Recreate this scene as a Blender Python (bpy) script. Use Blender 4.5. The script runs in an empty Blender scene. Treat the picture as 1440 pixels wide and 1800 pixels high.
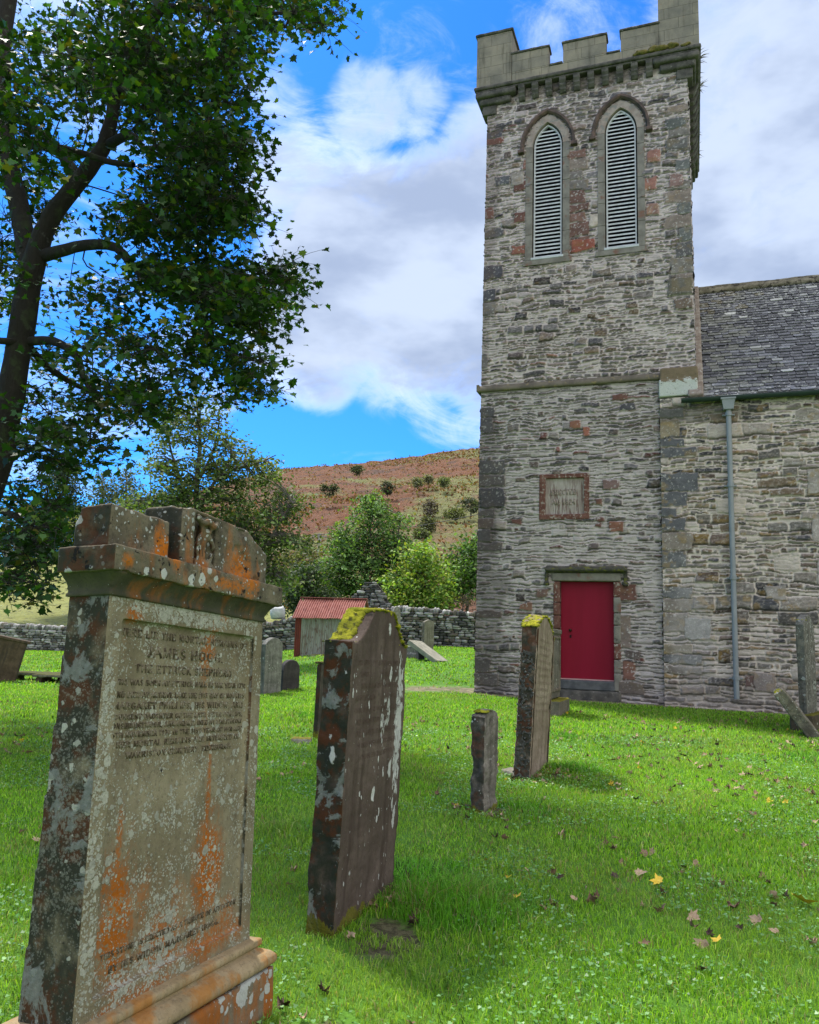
import bpy, bmesh, math, random
import numpy as np
from mathutils import Vector, Matrix
random.seed(7)
RNG = np.random.default_rng(11)
sc = bpy.context.scene
COL = sc.collection

# ------------------------------------------------------------------ camera
PITCH, ROLL, FPX = .148, .0308, 1413.0
CAM = np.array([0, 0, 1.5])
_f = np.array([0, math.cos(PITCH), math.sin(PITCH)]); _u = np.array([0, -math.sin(PITCH), math.cos(PITCH)]); _x = np.array([1., 0, 0])
CR = math.cos(ROLL)*_x + math.sin(ROLL)*_u
CU = -math.sin(ROLL)*_x + math.cos(ROLL)*_u
cd = bpy.data.cameras.new('camera'); cam = bpy.data.objects.new('camera', cd); COL.objects.link(cam)
cd.sensor_fit = 'HORIZONTAL'; cd.sensor_width = 36; cd.lens = 36*FPX/1440
cd.clip_start = .05; cd.clip_end = 4000
M = Matrix.Identity(4)
for i in range(3):
    M[i][0] = CR[i]; M[i][1] = CU[i]; M[i][2] = -_f[i]; M[i][3] = CAM[i]
cam.matrix_world = M
sc.camera = cam
sc.render.resolution_x = 819; sc.render.resolution_y = 1024

def ray(px, py):
    d = (px-720)/FPX*CR - (py-900)/FPX*CU + _f
    return d
def at(px, py, y):
    d = ray(px, py)
    return CAM + d*(y/d[1])

# ------------------------------------------------------------------ sky and sun
SUN_EL, SUN_AZ = math.radians(58), math.radians(-38)      # azimuth from +Y towards +X
w = bpy.data.worlds.new("World"); sc.world = w; w.use_nodes = True
class NT:
    """tiny helper around a node tree"""
    def __init__(s, nt): s.nt = nt; s.nt.nodes.clear()
    def n(s, t, **k):
        o = s.nt.nodes.new(t)
        for a, b in k.items():
            if a == 'ins':
                for i, v in b.items():
                    if hasattr(v, 'is_linked') or isinstance(v, bpy.types.NodeSocket): s.nt.links.new(v, o.inputs[i])
                    else: o.inputs[i].default_value = v
            else: setattr(o, a, b)
        return o
    def math(s, op, a, b=0.0, c=None, clamp=False):
        ins = {0: a, 1: b}
        if c is not None: ins[2] = c
        return s.n('ShaderNodeMath', operation=op, use_clamp=clamp, ins=ins).outputs[0]
    def mix(s, f, a, b, blend='MIX'):
        m = s.n('ShaderNodeMix', data_type='RGBA', blend_type=blend, clamp_factor=True)
        for i, v in ((0, f), (6, a), (7, b)):
            if isinstance(v, bpy.types.NodeSocket): s.nt.links.new(v, m.inputs[i])
            elif i and len(v) == 3: m.inputs[i].default_value = (*v, 1)
            else: m.inputs[i].default_value = v
        return m.outputs[2]
    def noise(s, vec, scale, detail=3, rough=.55, dist=0.0, col=False):
        o = s.n('ShaderNodeTexNoise', ins={'Vector': vec, 'Scale': scale, 'Detail': detail, 'Roughness': rough, 'Distortion': dist})
        return o.outputs[1 if col else 0]
    def voro(s, vec, scale, feature='F1', rnd=1.0):
        return s.n('ShaderNodeTexVoronoi', feature=feature, ins={'Vector': vec, 'Scale': scale, 'Randomness': rnd})
    def step(s, v, a, b):
        return s.n('ShaderNodeMapRange', interpolation_type='SMOOTHSTEP', ins={'Value': v, 'From Min': a, 'From Max': b, 'To Min': 0.0, 'To Max': 1.0}).outputs[0]
    def mapping(s, vec, scale=(1, 1, 1), loc=(0, 0, 0)):
        return s.n('ShaderNodeMapping', ins={'Vector': vec, 'Scale': scale, 'Location': loc}).outputs[0]

W = NT(w.node_tree)
tc = W.n('ShaderNodeTexCoord').outputs['Generated']
sky = W.n('ShaderNodeTexSky', sky_type='NISHITA', sun_disc=False, sun_elevation=SUN_EL, sun_rotation=SUN_AZ, altitude=200, air_density=1.0, dust_density=.6, ozone_density=2.5)
skyc = W.mix(1.0, sky.outputs[0], (.17, .68, 1.42), 'MULTIPLY')
nz1 = W.noise(tc, 3.2, 6, .6)
nz2 = W.noise(W.mapping(tc, (1, 1, 1.7), (3.1, 1.2, .4)), 8.5, 9, .66, .9)
nz = W.math('ADD', W.math('MULTIPLY', nz1, .6), W.math('MULTIPLY', nz2, .4))
def unit(px, py):
    d = ray(px, py); return d/np.linalg.norm(d)
# cloud banks: direction, angular radius (degrees), strength
banks = [((650, 480), 10.5, .92), ((760, 560), 9, .85), ((775, 375), 6, .9), ((560, 560), 8, .9), ((560, 645), 4.8, .8), ((690, 640), 6, .55), ((820, 420), 9, .9), ((645, 190), 4.2, .60), ((735, 185), 3.6, .5), ((520, 330), 6, .6),
         ((1440, 300), 15, 1.0), ((1340, 90), 10, .85), ((1500, 600), 17, 1.), ((775, 715), 4.2, .56), ((1000, 60), 5, .34), ((490, 160), 4, .42), ((860, 270), 5.5, .7), ((120, 30), 8, .5), ((900, 600), 10, .8), ((1300, 420), 14, 1.0),
         ((1300, -200), 12, .5)]
acc = None
for (p, r, s_) in banks:
    d = unit(*p)
    dt = W.n('ShaderNodeVectorMath', operation='DOT_PRODUCT', ins={0: tc, 1: tuple(d)}).outputs['Value']
    v = W.math('MULTIPLY', W.step(dt, math.cos(math.radians(r)), math.cos(math.radians(r*.15))), s_)
    acc = v if acc is None else W.math('MAXIMUM', acc, v)
# unseen bright cloud behind, right and overhead, added to light walls and grass
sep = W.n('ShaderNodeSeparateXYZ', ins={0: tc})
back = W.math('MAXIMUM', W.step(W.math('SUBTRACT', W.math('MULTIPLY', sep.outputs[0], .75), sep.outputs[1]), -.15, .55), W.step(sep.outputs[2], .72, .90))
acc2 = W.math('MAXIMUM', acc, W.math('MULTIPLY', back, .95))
mask = W.step(W.math('ADD', acc2, W.math('MULTIPLY', W.math('SUBTRACT', nz, .5), 2.3)), .26, .88)
shade = W.step(W.noise(W.mapping(tc, (1, 1, 2.2), (1.3, .2, 5)), 4.5, 5, .55), .36, .62)
edge = W.step(mask, .25, .95)
cbr = W.mix(shade, (2.5, 3.1, 4.4), (4.0, 4.7, 6.0))
ccol = W.mix(edge, (6.3, 7.0, 8.2), cbr)
wisp = W.math('MULTIPLY', W.step(W.noise(W.mapping(tc, (1.0, 1.0, 2.6), (.7, .3, 1.9)), 4.2, 9, .68, 1.4), .46, .74), .6)
skyc = W.mix(wisp, skyc, (5.2, 6.2, 7.6))
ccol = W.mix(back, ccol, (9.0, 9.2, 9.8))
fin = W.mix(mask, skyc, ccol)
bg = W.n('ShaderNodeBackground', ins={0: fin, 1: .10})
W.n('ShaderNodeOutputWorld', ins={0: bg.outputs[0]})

sl = bpy.data.lights.new('sun', 'SUN'); sl.energy = 3.7; sl.angle = math.radians(5); sl.color = (1, .95, .86)
so = bpy.data.objects.new('sun', sl); COL.objects.link(so)
sd = Vector((math.sin(SUN_AZ)*math.cos(SUN_EL), math.cos(SUN_AZ)*math.cos(SUN_EL), math.sin(SUN_EL)))
so.rotation_euler = sd.to_track_quat('Z', 'Y').to_euler()
sc.view_settings.view_transform = 'Standard'; sc.view_settings.look = 'None'; sc.view_settings.gamma = 1
sc.view_settings.exposure = .82

# ------------------------------------------------------------------ numpy noise
def _h(i, s=0):
    i = (i.astype(np.int64)*374761393 + s*668265263) & 0x7fffffff
    i = ((i ^ (i >> 13))*1274126177) & 0x7fffffff
    return ((i ^ (i >> 16)) & 0xffffff)/float(0xffffff)
def h2(a, b, s=0):
    return _h(np.asarray(a).astype(np.int64)*73856093 ^ np.asarray(b).astype(np.int64)*19349663, s)
def vn2(x, y, s=0):
    xi = np.floor(x); yi = np.floor(y); fx = x-xi; fy = y-yi
    fx = fx*fx*(3-2*fx); fy = fy*fy*(3-2*fy)
    a = h2(xi, yi, s); b = h2(xi+1, yi, s); c = h2(xi, yi+1, s); d = h2(xi+1, yi+1, s)
    return (a*(1-fx)+b*fx)*(1-fy)+(c*(1-fx)+d*fx)*fy
def fbm2(x, y, o=4, s=0):
    t = 0; a = .5; n = 0
    for k in range(o):
        t = t+a*vn2(x*2**k+17*k, y*2**k-9*k, s+k); n += a; a *= .5
    return t/n
def vn3(p, s=0):
    i = np.floor(p); f = p-i; f = f*f*(3-2*f); r = 0
    for dx in (0, 1):
        for dy in (0, 1):
            for dz in (0, 1):
                q = (i[:, 0]+dx).astype(np.int64)*73856093 ^ (i[:, 1]+dy).astype(np.int64)*19349663 ^ (i[:, 2]+dz).astype(np.int64)*83492791
                wgt = (f[:, 0] if dx else 1-f[:, 0])*(f[:, 1] if dy else 1-f[:, 1])*(f[:, 2] if dz else 1-f[:, 2])
                r = r+wgt*_h(q, s)
    return r
def fbm3(p, o=4, s=0):
    t = 0; a = .5; n = 0
    for k in range(o):
        t = t+a*vn3(p*2**k+13.7*k, s+k); n += a; a *= .5
    return t/n
def sst(x, a, b):
    t = np.clip((x-a)/(b-a), 0, 1); return t*t*(3-2*t)
def lerp(a, b, t):
    return a+(b-a)*t[..., None]

# ------------------------------------------------------------------ mesh helpers
def tag(o, label=None, cat=None, group=None, kind=None):
    if label: o['label'] = label
    if cat: o['category'] = cat
    if group: o['group'] = group
    if kind: o['kind'] = kind
    return o
def empty(name, loc, rz=0, **k):
    o = bpy.data.objects.new(name, None); COL.objects.link(o); o.location = Vector(tuple(float(c) for c in loc)); o.rotation_euler = (0, 0, rz)
    o.empty_display_size = .2
    return tag(o, **k)
def link(name, me, mat, parent=None, **k):
    o = bpy.data.objects.new(name, me); COL.objects.link(o)
    if mat:
        me.materials.clear(); me.materials.append(mat)
    if parent: o.parent = parent
    return tag(o, **k)
def np_mesh(name, V, F, col=None, smooth=False):
    """F is (n,k): all faces with k corners"""
    V = np.asarray(V, np.float32); F = np.asarray(F, np.int32)
    me = bpy.data.meshes.new(name)
    n, k = F.shape
    me.vertices.add(len(V)); me.vertices.foreach_set('co', V.ravel())
    me.loops.add(n*k); me.loops.foreach_set('vertex_index', F.ravel())
    me.polygons.add(n); me.polygons.foreach_set('loop_start', np.arange(0, n*k, k, dtype=np.int32))
    me.polygons.foreach_set('loop_total', np.full(n, k, np.int32))
    if smooth: me.polygons.foreach_set('use_smooth', np.ones(n, bool))
    me.update(calc_edges=True)
    if col is not None:
        a = me.color_attributes.new('Col', 'FLOAT_COLOR', 'POINT')
        c = np.ones((len(V), 4), np.float32); c[:, :3] = col; a.data.foreach_set('color', c.ravel())
    me.validate()
    return me
def bm_mesh(name, bm, smooth=False):
    bmesh.ops.recalc_face_normals(bm, faces=bm.faces)
    me = bpy.data.meshes.new(name); bm.to_mesh(me); bm.free()
    if smooth:
        for p in me.polygons: p.use_smooth = True
    return me
def add_box(bm, x0, x1, y0, y1, z0, z1, bev=0.0, taper=0.0):
    vs = [bm.verts.new(p) for p in ((x0, y0, z0), (x1, y0, z0), (x1, y1, z0), (x0, y1, z0), (x0+taper, y0+taper, z1), (x1-taper, y0+taper, z1), (x1-taper, y1-taper, z1), (x0+taper, y1-taper, z1))]
    fs = [bm.faces.new([vs[i] for i in q]) for q in ((0, 3, 2, 1), (4, 5, 6, 7), (0, 1, 5, 4), (1, 2, 6, 5), (2, 3, 7, 6), (3, 0, 4, 7))]
    if bev:
        es = {e for f in fs for e in f.edges}
        bmesh.ops.bevel(bm, geom=list(es), offset=bev, segments=2, affect='EDGES', profile=.6)
    return vs
def add_prism(bm, poly, y0, y1):
    """polygon in (x,z), extruded in y"""
    a = [bm.verts.new((x, y0, z)) for x, z in poly]; b = [bm.verts.new((x, y1, z)) for x, z in poly]
    n = len(poly)
    bm.faces.new(a); bm.faces.new(b[::-1])
    for i in range(n): bm.faces.new((a[i], b[i], b[(i+1) % n], a[(i+1) % n]))
def add_profile_x(bm, prof, x0, x1):
    """profile in (y,z), extruded along x"""
    a = [bm.verts.new((x0, y, z)) for y, z in prof]; b = [bm.verts.new((x1, y, z)) for y, z in prof]
    n = len(prof)
    bm.faces.new(a[::-1]); bm.faces.new(b)
    for i in range(n): bm.faces.new((a[i], a[(i+1) % n], b[(i+1) % n], b[i]))
def rock(name, bm, voxel=.014, amp=.008, freq=9, amp2=.002, freq2=50, seed=0, mod=None):
    """turn a clean solid into a weathered one: voxel remesh, then push along the normals with noise"""
    me = bm_mesh('tmp', bm)
    o = bpy.data.objects.new('tmp', me); COL.objects.link(o)
    m = o.modifiers.new('r', 'REMESH'); m.mode = 'VOXEL'; m.voxel_size = voxel
    dg = bpy.context.evaluated_depsgraph_get()
    e = o.evaluated_get(dg); m2 = bpy.data.meshes.new_from_object(e, depsgraph=dg)
    bpy.data.objects.remove(o); bpy.data.meshes.remove(me)
    m2.name = name
    n = len(m2.vertices); V = np.empty(n*3, np.float32); N = np.empty(n*3, np.float32)
    m2.vertices.foreach_get('co', V); m2.vertices.foreach_get('normal', N)
    V = V.reshape(-1, 3).astype(float); N = N.reshape(-1, 3)
    d = amp*(fbm3(V*freq+seed*7.1, 3, seed)-.5)*2+amp2*(fbm3(V*freq2+seed*3.3, 2, seed+5)-.5)*2
    if mod is not None: d = d+mod(V, N)
    V = V+N*d[:, None]
    m2.vertices.foreach_set('co', V.astype(np.float32).ravel())
    m2.polygons.foreach_set('use_smooth', np.ones(len(m2.polygons), bool))
    m2.update()
    return m2
def tubes(paths, sides=6):
    """paths: list of (points (n,3), radii (n)). returns V,F quads"""
    Vs = []; Fs = []; off = 0
    for P, R in paths:
        P = np.asarray(P, float); R = np.asarray(R, float); n = len(P)
        T = np.gradient(P, axis=0); T /= np.linalg.norm(T, axis=1)[:, None]+1e-9
        ref = np.array([0, 0, 1.]) if abs(T[0, 2]) < .8 else np.array([0, 1., 0])
        A = np.cross(T, ref); A /= np.linalg.norm(A, axis=1)[:, None]+1e-9; B = np.cross(T, A)
        th = np.linspace(0, 2*np.pi, sides, endpoint=False)
        ring = P[:, None]+R[:, None, None]*(np.cos(th)[None, :, None]*A[:, None]+np.sin(th)[None, :, None]*B[:, None])
        Vs.append(ring.reshape(-1, 3))
        i = np.arange(n-1)[:, None]*sides; j = np.arange(sides)[None]; k = (j+1) % sides
        Fs.append(np.stack([i+j, i+k, i+sides+k, i+sides+j], -1).reshape(-1, 4)+off); off += n*sides
    return np.concatenate(Vs), np.concatenate(Fs)
def spline(P, n=12):
    P = np.asarray(P, float); m = len(P); t = np.linspace(0, m-1, n)
    i = np.clip(t.astype(int), 0, m-2); f = (t-i)[:, None]
    p0 = P[np.clip(i-1, 0, m-1)]; p1 = P[i]; p2 = P[i+1]; p3 = P[np.clip(i+2, 0, m-1)]
    return .5*((2*p1)+(-p0+p2)*f+(2*p0-5*p1+4*p2-p3)*f**2+(-p0+3*p1-3*p2+p3)*f**3)

# ------------------------------------------------------------------ materials
def new_mat(name):
    m = bpy.data.materials.new(name); m.use_nodes = True
    return m, NT(m.node_tree)
def finish(T, col, rough=.85, bump=None, bstr=.3, bdist=.01, trans=None, metal=0.0, spec=.3):
    ins = {'Base Color': col, 'Roughness': rough, 'Metallic': metal, 'Specular IOR Level': spec}
    b = T.n('ShaderNodeBsdfPrincipled', ins=ins)
    if bump is not None:
        bp = T.n('ShaderNodeBump', ins={'Height': bump, 'Strength': bstr, 'Distance': bdist})
        T.nt.links.new(bp.outputs[0], b.inputs['Normal'])
    out = b.outputs[0]
    if trans is not None:
        tr = T.n('ShaderNodeBsdfTranslucent', ins={0: trans[0]})
        out = T.n('ShaderNodeMixShader', ins={0: trans[1], 1: out, 2: tr.outputs[0]}).outputs[0]
    T.n('ShaderNodeOutputMaterial', ins={0: out})
def rgb(T, c): return T.n('ShaderNodeRGB').outputs[0] if c is None else c

def mat_attr(name, fine=40, rough=.9, amt=.35, bstr=.4, bdist=.01, trans=None, spec=.25):
    """colour per stone / blade / leaf comes from the mesh, fine grain from noise"""
    m, T = new_mat(name)
    a = T.n('ShaderNodeAttribute', attribute_name='Col').outputs[0]
    p = T.n('ShaderNodeTexCoord').outputs['Object']
    nn = T.noise(p, fine, 4, .65)
    v = T.math('ADD', T.math('MULTIPLY', nn, amt*2), 1-amt)
    vv = T.n('ShaderNodeCombineXYZ', ins={0: v, 1: v, 2: v}).outputs[0]
    c = T.mix(1.0, a, vv, 'MULTIPLY')
    tr = None
    if trans: tr = (T.mix(1.0, c, trans[0], 'MULTIPLY'), trans[1])
    finish(T, c, rough, nn if bstr else None, bstr, bdist, tr, spec=spec)
    return m
def mat_plain(name, c1, c2, scale=6, rough=.8, bstr=.3, metal=0.0, spec=.3, fine=60, stretch=(1, 1, 1), c3=None, t3=(.6, .7), s3=12):
    m, T = new_mat(name)
    p = T.mapping(T.n('ShaderNodeTexCoord').outputs['Object'], stretch)
    a = T.step(T.noise(p, scale, 5, .6), .35, .65); f = T.noise(p, fine, 3, .6)
    c = T.mix(a, c1, c2)
    if c3: c = T.mix(T.step(T.noise(p, s3, 5, .65), *t3), c, c3)
    finish(T, c, rough, f, bstr, .006, metal=metal, spec=spec)
    return m
def mat_stone(name, c1, c2, scale=5, grime=.5, grime_c=(.03, .03, .025), white=.5, wsc=22, wcol=(.5, .51, .46), speck=.3, ssc=90, orange=0, ocol=(.42, .12, .01),
              spots=(), moss=0, mosscol=(.20, .20, .015), streak=.3, bstr=.5, low_moss=0, side_shade=0, wstretch=(1, 1, 1), slabs=None, black=.0, wreg=()):
    """weathered gravestone: stone colour, grime, streaks, lichen discs, orange algae, moss on top faces"""
    m, T = new_mat(name)
    p = T.n('ShaderNodeTexCoord').outputs['Object']
    geo = T.n('ShaderNodeNewGeometry'); sp = T.n('ShaderNodeSeparateXYZ', ins={0: p})
    c = T.mix(T.step(T.noise(p, scale, 5, .6), .35, .65), c1, c2)
    c = T.mix(T.math('MULTIPLY', T.step(T.noise(p, scale*16, 4, .75), .50, .66), .55), c, grime_c)
    st = T.noise(T.mapping(p, (14, 14, .9)), 1.0, 4, .6)
    c = T.mix(T.math('MULTIPLY', T.step(st, .45, .7), streak), c, grime_c)
    g = T.step(T.noise(p, scale*1.9, 6, .7, .3), .45, .72)
    c = T.mix(T.math('MULTIPLY', g, grime), c, grime_c)
    obj_n = T.n('ShaderNodeTexCoord').outputs['Normal']
    on = T.n('ShaderNodeSeparateXYZ', ins={0: obj_n})
    oz = T.noise(T.mapping(p, (1, 1, .35)), 5.5, 5, .65)
    of = T.math('MULTIPLY', T.step(oz, .60-.22*orange, .74-.2*orange), min(1, orange*1.6)) if orange else None
    for (u, z, ru, rz, s_) in spots:
        du = T.math('DIVIDE', T.math('SUBTRACT', sp.outputs[0], u), ru); dz = T.math('DIVIDE', T.math('SUBTRACT', sp.outputs[2], z), rz)
        d = T.math('SQRT', T.math('ADD', T.math('MULTIPLY', du, du), T.math('MULTIPLY', dz, dz)))
        d = T.math('ADD', d, T.math('MULTIPLY', T.math('SUBTRACT', T.noise(T.mapping(p, (1, 1, .5)), 16, 5, .7), .5), 1.9))
        k = T.math('MULTIPLY', T.math('MULTIPLY', T.math('SUBTRACT', 1.0, T.step(d, .35, 1.15)), s_), T.step(T.noise(p, 70, 4, .7), .36, .52))
        of = k if of is None else T.math('MAXIMUM', of, k)
    if of is not None: c = T.mix(of, c, T.mix(T.noise(p, 30, 3), ocol, tuple(x*.55 for x in ocol)))
    sd_ = 1.0
    if side_shade:   # end face turned dark in the colour, standing in for its shade
        sd_ = T.math('MULTIPLY', T.step(T.math('MULTIPLY', on.outputs[0], -1.0), .72, .92), side_shade)
        ck = T.mix(T.step(T.noise(p, 6, 5, .65), .45, .58), (.022, .024, .015), (.060, .022, .008))
        c = T.mix(T.math('MULTIPLY', sd_, T.step(T.noise(p, 7, 5, .6, .4), .25, .5)), c, ck)
    pd = T.n('ShaderNodeVectorMath', operation='ADD', ins={0: T.mapping(p, wstretch), 1: T.n('ShaderNodeVectorMath', operation='SCALE', ins={0: T.noise(p, 40, 3, .6, 0, True), 'Scale': .018}).outputs[0]}).outputs[0]
    hgt = T.math('MULTIPLY', T.noise(p, 55, 5, .7), .6)
    wb = None
    for (u, z, ru, rz, s_) in wreg:
        du = T.math('DIVIDE', T.math('SUBTRACT', sp.outputs[0], u), ru); dz = T.math('DIVIDE', T.math('SUBTRACT', sp.outputs[2], z), rz)
        d = T.math('ADD', T.math('MULTIPLY', du, du), T.math('MULTIPLY', dz, dz))
        k = T.math('MULTIPLY', T.math('SUBTRACT', 1.0, T.step(d, .2, 1.2)), s_)
        wb = k if wb is None else T.math('MAXIMUM', wb, k)
    for sc_, amt, den in ((wsc, white, .0), (wsc*2.3, white*.9, .1), (ssc, speck, .2)):
        if amt <= 0: continue
        v = T.voro(pd, sc_)
        cell = T.n('ShaderNodeSeparateColor', ins={0: v.outputs['Color']})
        rad = T.math('MULTIPLY', T.math('SUBTRACT', cell.outputs[0], 1-amt if wb is None else T.math('SUBTRACT', 1-amt, wb)), .75)
        big = T.step(T.noise(p, 3.3+sc_*.05, 4, .6), .34, .62)
        if wb is not None: big = T.math('MAXIMUM', big, T.math('MINIMUM', T.math('MULTIPLY', wb, 2.5), 1.0))
        k = T.step(T.math('SUBTRACT', T.math('MULTIPLY', rad, T.math('MULTIPLY', big, 1.55)), v.outputs['Distance']), -.02, .04)
        if side_shade and sc_ > wsc: k = T.math('MULTIPLY', k, T.math('SUBTRACT', 1.0, T.math('MULTIPLY', sd_, .8)))
        wc = T.mix(cell.outputs[1], wcol, tuple(x*.62 for x in wcol))
        wc = T.mix(T.math('MULTIPLY', T.noise(p, 130, 3), .5), wc, (.1, .1, .08))
        c = T.mix(T.math('MULTIPLY', k, .92), c, wc)
        hgt = T.math('ADD', hgt, T.math('MULTIPLY', k, .35))
    if slabs:
        k = T.step(T.noise(p, slabs, 7, .70, .5), .52, .56)
        if side_shade: k = T.math('MULTIPLY', k, sd_)
        c = T.mix(T.math('MULTIPLY', k, .85), c, T.mix(T.noise(p, 60, 4), (.07, .075, .06), (.26, .27, .24)))
        hgt = T.math('ADD', hgt, T.math('MULTIPLY', k, .3))
    if black:
        k = T.step(T.noise(T.mapping(p, (1, 1, 1), (5, 2, 1)), 24, 5, .7), .72-.14*black, .76-.14*black)
        c = T.mix(k, c, (.012, .011, .01)); hgt = T.math('ADD', hgt, T.math('MULTIPLY', k, .5))
    if moss or low_moss:
        nzv = T.n('ShaderNodeSeparateXYZ', ins={0: geo.outputs['Normal']}).outputs[2]
        k = T.math('MULTIPLY', T.step(T.math('ADD', nzv, T.math('MULTIPLY', T.noise(p, 12, 5, .7), .7)), 1.05-.4*moss, 1.25-.4*moss), 1.0 if moss else 0.0)
        if low_moss:
            lz = T.math('ADD', sp.outputs[2], T.math('MULTIPLY', T.noise(p, 9, 5, .7), -1.1*low_moss))
            k = T.math('MAXIMUM', k, T.math('MULTIPLY', T.math('SUBTRACT', 1.0, T.step(lz, -.42*low_moss, -.36*low_moss)), .9))
        mc = T.mix(T.noise(p, 45, 4, .7), mosscol, tuple(x*.35 for x in mosscol))
        c = T.mix(k, c, mc); hgt = T.math('ADD', hgt, T.math('MULTIPLY', T.math('MULTIPLY', k, T.noise(p, 90, 3)), 1.2))
    finish(T, c, .92, hgt, bstr, .008, spec=.2)
    return m

# ------------------------------------------------------------------ ground shape
def S01(t): t = np.clip(t, 0, 1); return t*t*(3-2*t)
def G(x, y):
    x = np.asarray(x, float); y = np.asarray(y, float)
    A = np.interp(y, [-50, 0, 4, 10, 15, 18, 20, 28, 36, 60, 100], [-.3, -.05, 0, .06, .14, .22, .27, .62, .93, 1.2, 1.3])
    return A*S01((x/np.maximum(y, 1)+.3)/.3)
def Gn(x, y):   # with small lumps
    return G(x, y)+.05*(fbm2(np.asarray(x)*.9, np.asarray(y)*.9, 3, 3)-.5)*S01((np.asarray(y)-1)/3)

# ------------------------------------------------------------------ rubble masonry as a relief mesh
def rubble(nu, nz, u0, u1, z0, z1, seed, style, holes=(), quoins=(), patches=()):
    """relief of a rubble wall in the plane (u,z): returns V (u,-depth,z), F, colours. Every stone has its own colour and bulge."""
    u = np.linspace(u0, u1, nu); z = np.linspace(z0, z1, nz)
    Ug, Zg = np.meshgrid(u, z); x = Ug.ravel(); y = Zg.ravel()
    wx = x+.10*(fbm2(x*4, y*6, 3, seed)-.5); wy = y+.13*(fbm2(x*2.2, y*3.2, 3, seed+3)-.5)+.035*(fbm2(x*11, y*12, 2, seed+7)-.5)
    r = np.random.default_rng(seed)
    def layer(hmin, hmax, wmin, wmax, s):
        rows = [z0-1.]
        while rows[-1] < z1+1: rows.append(rows[-1]+r.uniform(hmin, hmax))
        rows = np.array(rows); ri = np.clip(np.searchsorted(rows, wy)-1, 0, len(rows)-2)
        zb = rows[ri]; zt = rows[ri+1]; hh = zt-zb
        rw = wmin+(wmax-wmin)*_h(ri, s)
        t = wx/rw+_h(ri, s+1)*9; k = np.floor(t)
        jb = lambda kk: kk+.55*(h2(ri, kk, s+2)-.5)
        k = np.where(t < jb(k), k-1, k); k = np.where(t >= jb(k+1), k+1, k)
        ul = (t-jb(k))*rw; ur = (jb(k+1)-t)*rw
        du = np.minimum(ul, ur); dz = np.minimum(wy-zb, zt-wy)
        e = (np.maximum(du, 1e-4)**-2.5+np.maximum(dz, 1e-4)**-2.5)**(-1/2.5)
        frac = np.clip((wy-zb)/hh, 0, 1)
        return e, frac, ri*131+k.astype(int)*7, hh, np.maximum(ul+ur, .01)
    eA, fA, iA, hA, wA = layer(*style['small'], seed*10+1)
    eB, fB, iB, hB, wB = layer(*style['big'], seed*10+2)
    big = _h(iB, 77) < style['bigp']
    e = np.where(big, eB, eA); fr = np.where(big, fB, fA); sid = np.where(big, iB*3+1, iA*3); hs = np.where(big, hB, hA)
    e = np.where(big, e, np.where(eA < .02, eA, eA))
    # keep small stones clear of the big ones' edge
    m0 = style['joint']*(.6+.9*fbm2(x*3, y*3, 2, seed+20))
    prof = sst(e, m0, m0+.016)
    bury = _h(sid, 5)                                # how far the pointing runs over this stone
    zone = fbm2(x*.55, y*.55, 3, seed+31)
    buried = sst(bury+(zone-.5)*1.2, style['bury'], style['bury']+.25)*(~big | (_h(sid, 8) < .35))
    fine = fbm2(x*26, y*40, 4, seed+40); streaky = fbm2(x*7, y*55, 3, seed+41)
    bulge = .35+.65*(1-fr)
    dep = prof*(.014+.045*_h(sid, 9))*bulge*(1-.4*buried)+.022*(streaky-.5)+.014*(fine-.5)
    pal = np.array(style['pal']); pw = np.cumsum(style['pw'])/np.sum(style['pw'])
    ci = np.searchsorted(pw, _h(sid, 12)*.9999)
    c = pal[ci]*(.45+1.05*_h(sid, 13))[:, None]
    c = c*(.65+.7*fbm2(x*14, y*30, 4, seed+50))[:, None]
    # ochre and white lichen
    li = sst(fbm2(x*5+h2(sid, 0, 3)*9, y*7, 4, seed+60)+.15*_h(sid, 15), .66, .74)*style.get('ochre', .3)
    c = lerp(c, np.array([.30, .20, .05])[None], li)
    wl = sst(fbm2(x*22, y*22, 3, seed+61), .70, .76)*style.get('wl', .4)
    c = lerp(c, np.array([.5, .5, .46])[None], wl)
    mort = np.array(style['mortar'])[None]*(.72+.5*fbm2(x*6, y*9, 4, seed+70))[:, None]
    k = np.clip(prof*(1-.80*buried), 0, 1)
    k = k*(.75+.25*sst(fine, .3, .55))
    c = lerp(mort*np.ones_like(c), c, k)
    # shade put into the colour along the seam under each stone lip
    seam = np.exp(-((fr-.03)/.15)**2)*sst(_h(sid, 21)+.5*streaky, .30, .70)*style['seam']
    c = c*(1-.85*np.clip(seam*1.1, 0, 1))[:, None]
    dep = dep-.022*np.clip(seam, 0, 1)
    for (a, b, zl, zh, colr, dp) in quoins:           # dressed or large corner stones
        jit = .09*(fbm2(x*5, y*5, 3, int(zl*100)+seed)-.5)
        d = np.minimum(np.minimum(x+jit-a, b-x+jit), np.minimum(y+jit-zl, zh-y+jit))
        kk = sst(d, 0.0, .014)
        cc = np.array(colr)[None]*(.6+.8*fbm2(x*9, y*12, 5, seed+int(zl*50)))[:, None]
        cc = lerp(cc, np.array([.5, .5, .46])[None], sst(fbm2(x*30, y*30, 3, seed+int(zl*31)), .68, .74)*.6)
        cc = lerp(cc, np.array([.26, .18, .05])[None], sst(fbm2(x*6, y*6, 4, seed+int(zl*17)), .60, .72)*style.get('ochre', .3))
        c = lerp(c, cc, kk); dep = dep*(1-kk)+kk*(dp+.008*(fine-.5)+.01*(fbm2(x*5, y*5, 3, int(zl*10))-.5))
        rim = np.exp(-((d+.008)/.008)**2)
        dep = dep-.012*rim; c = c*(1-.25*rim)[:, None]
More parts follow.
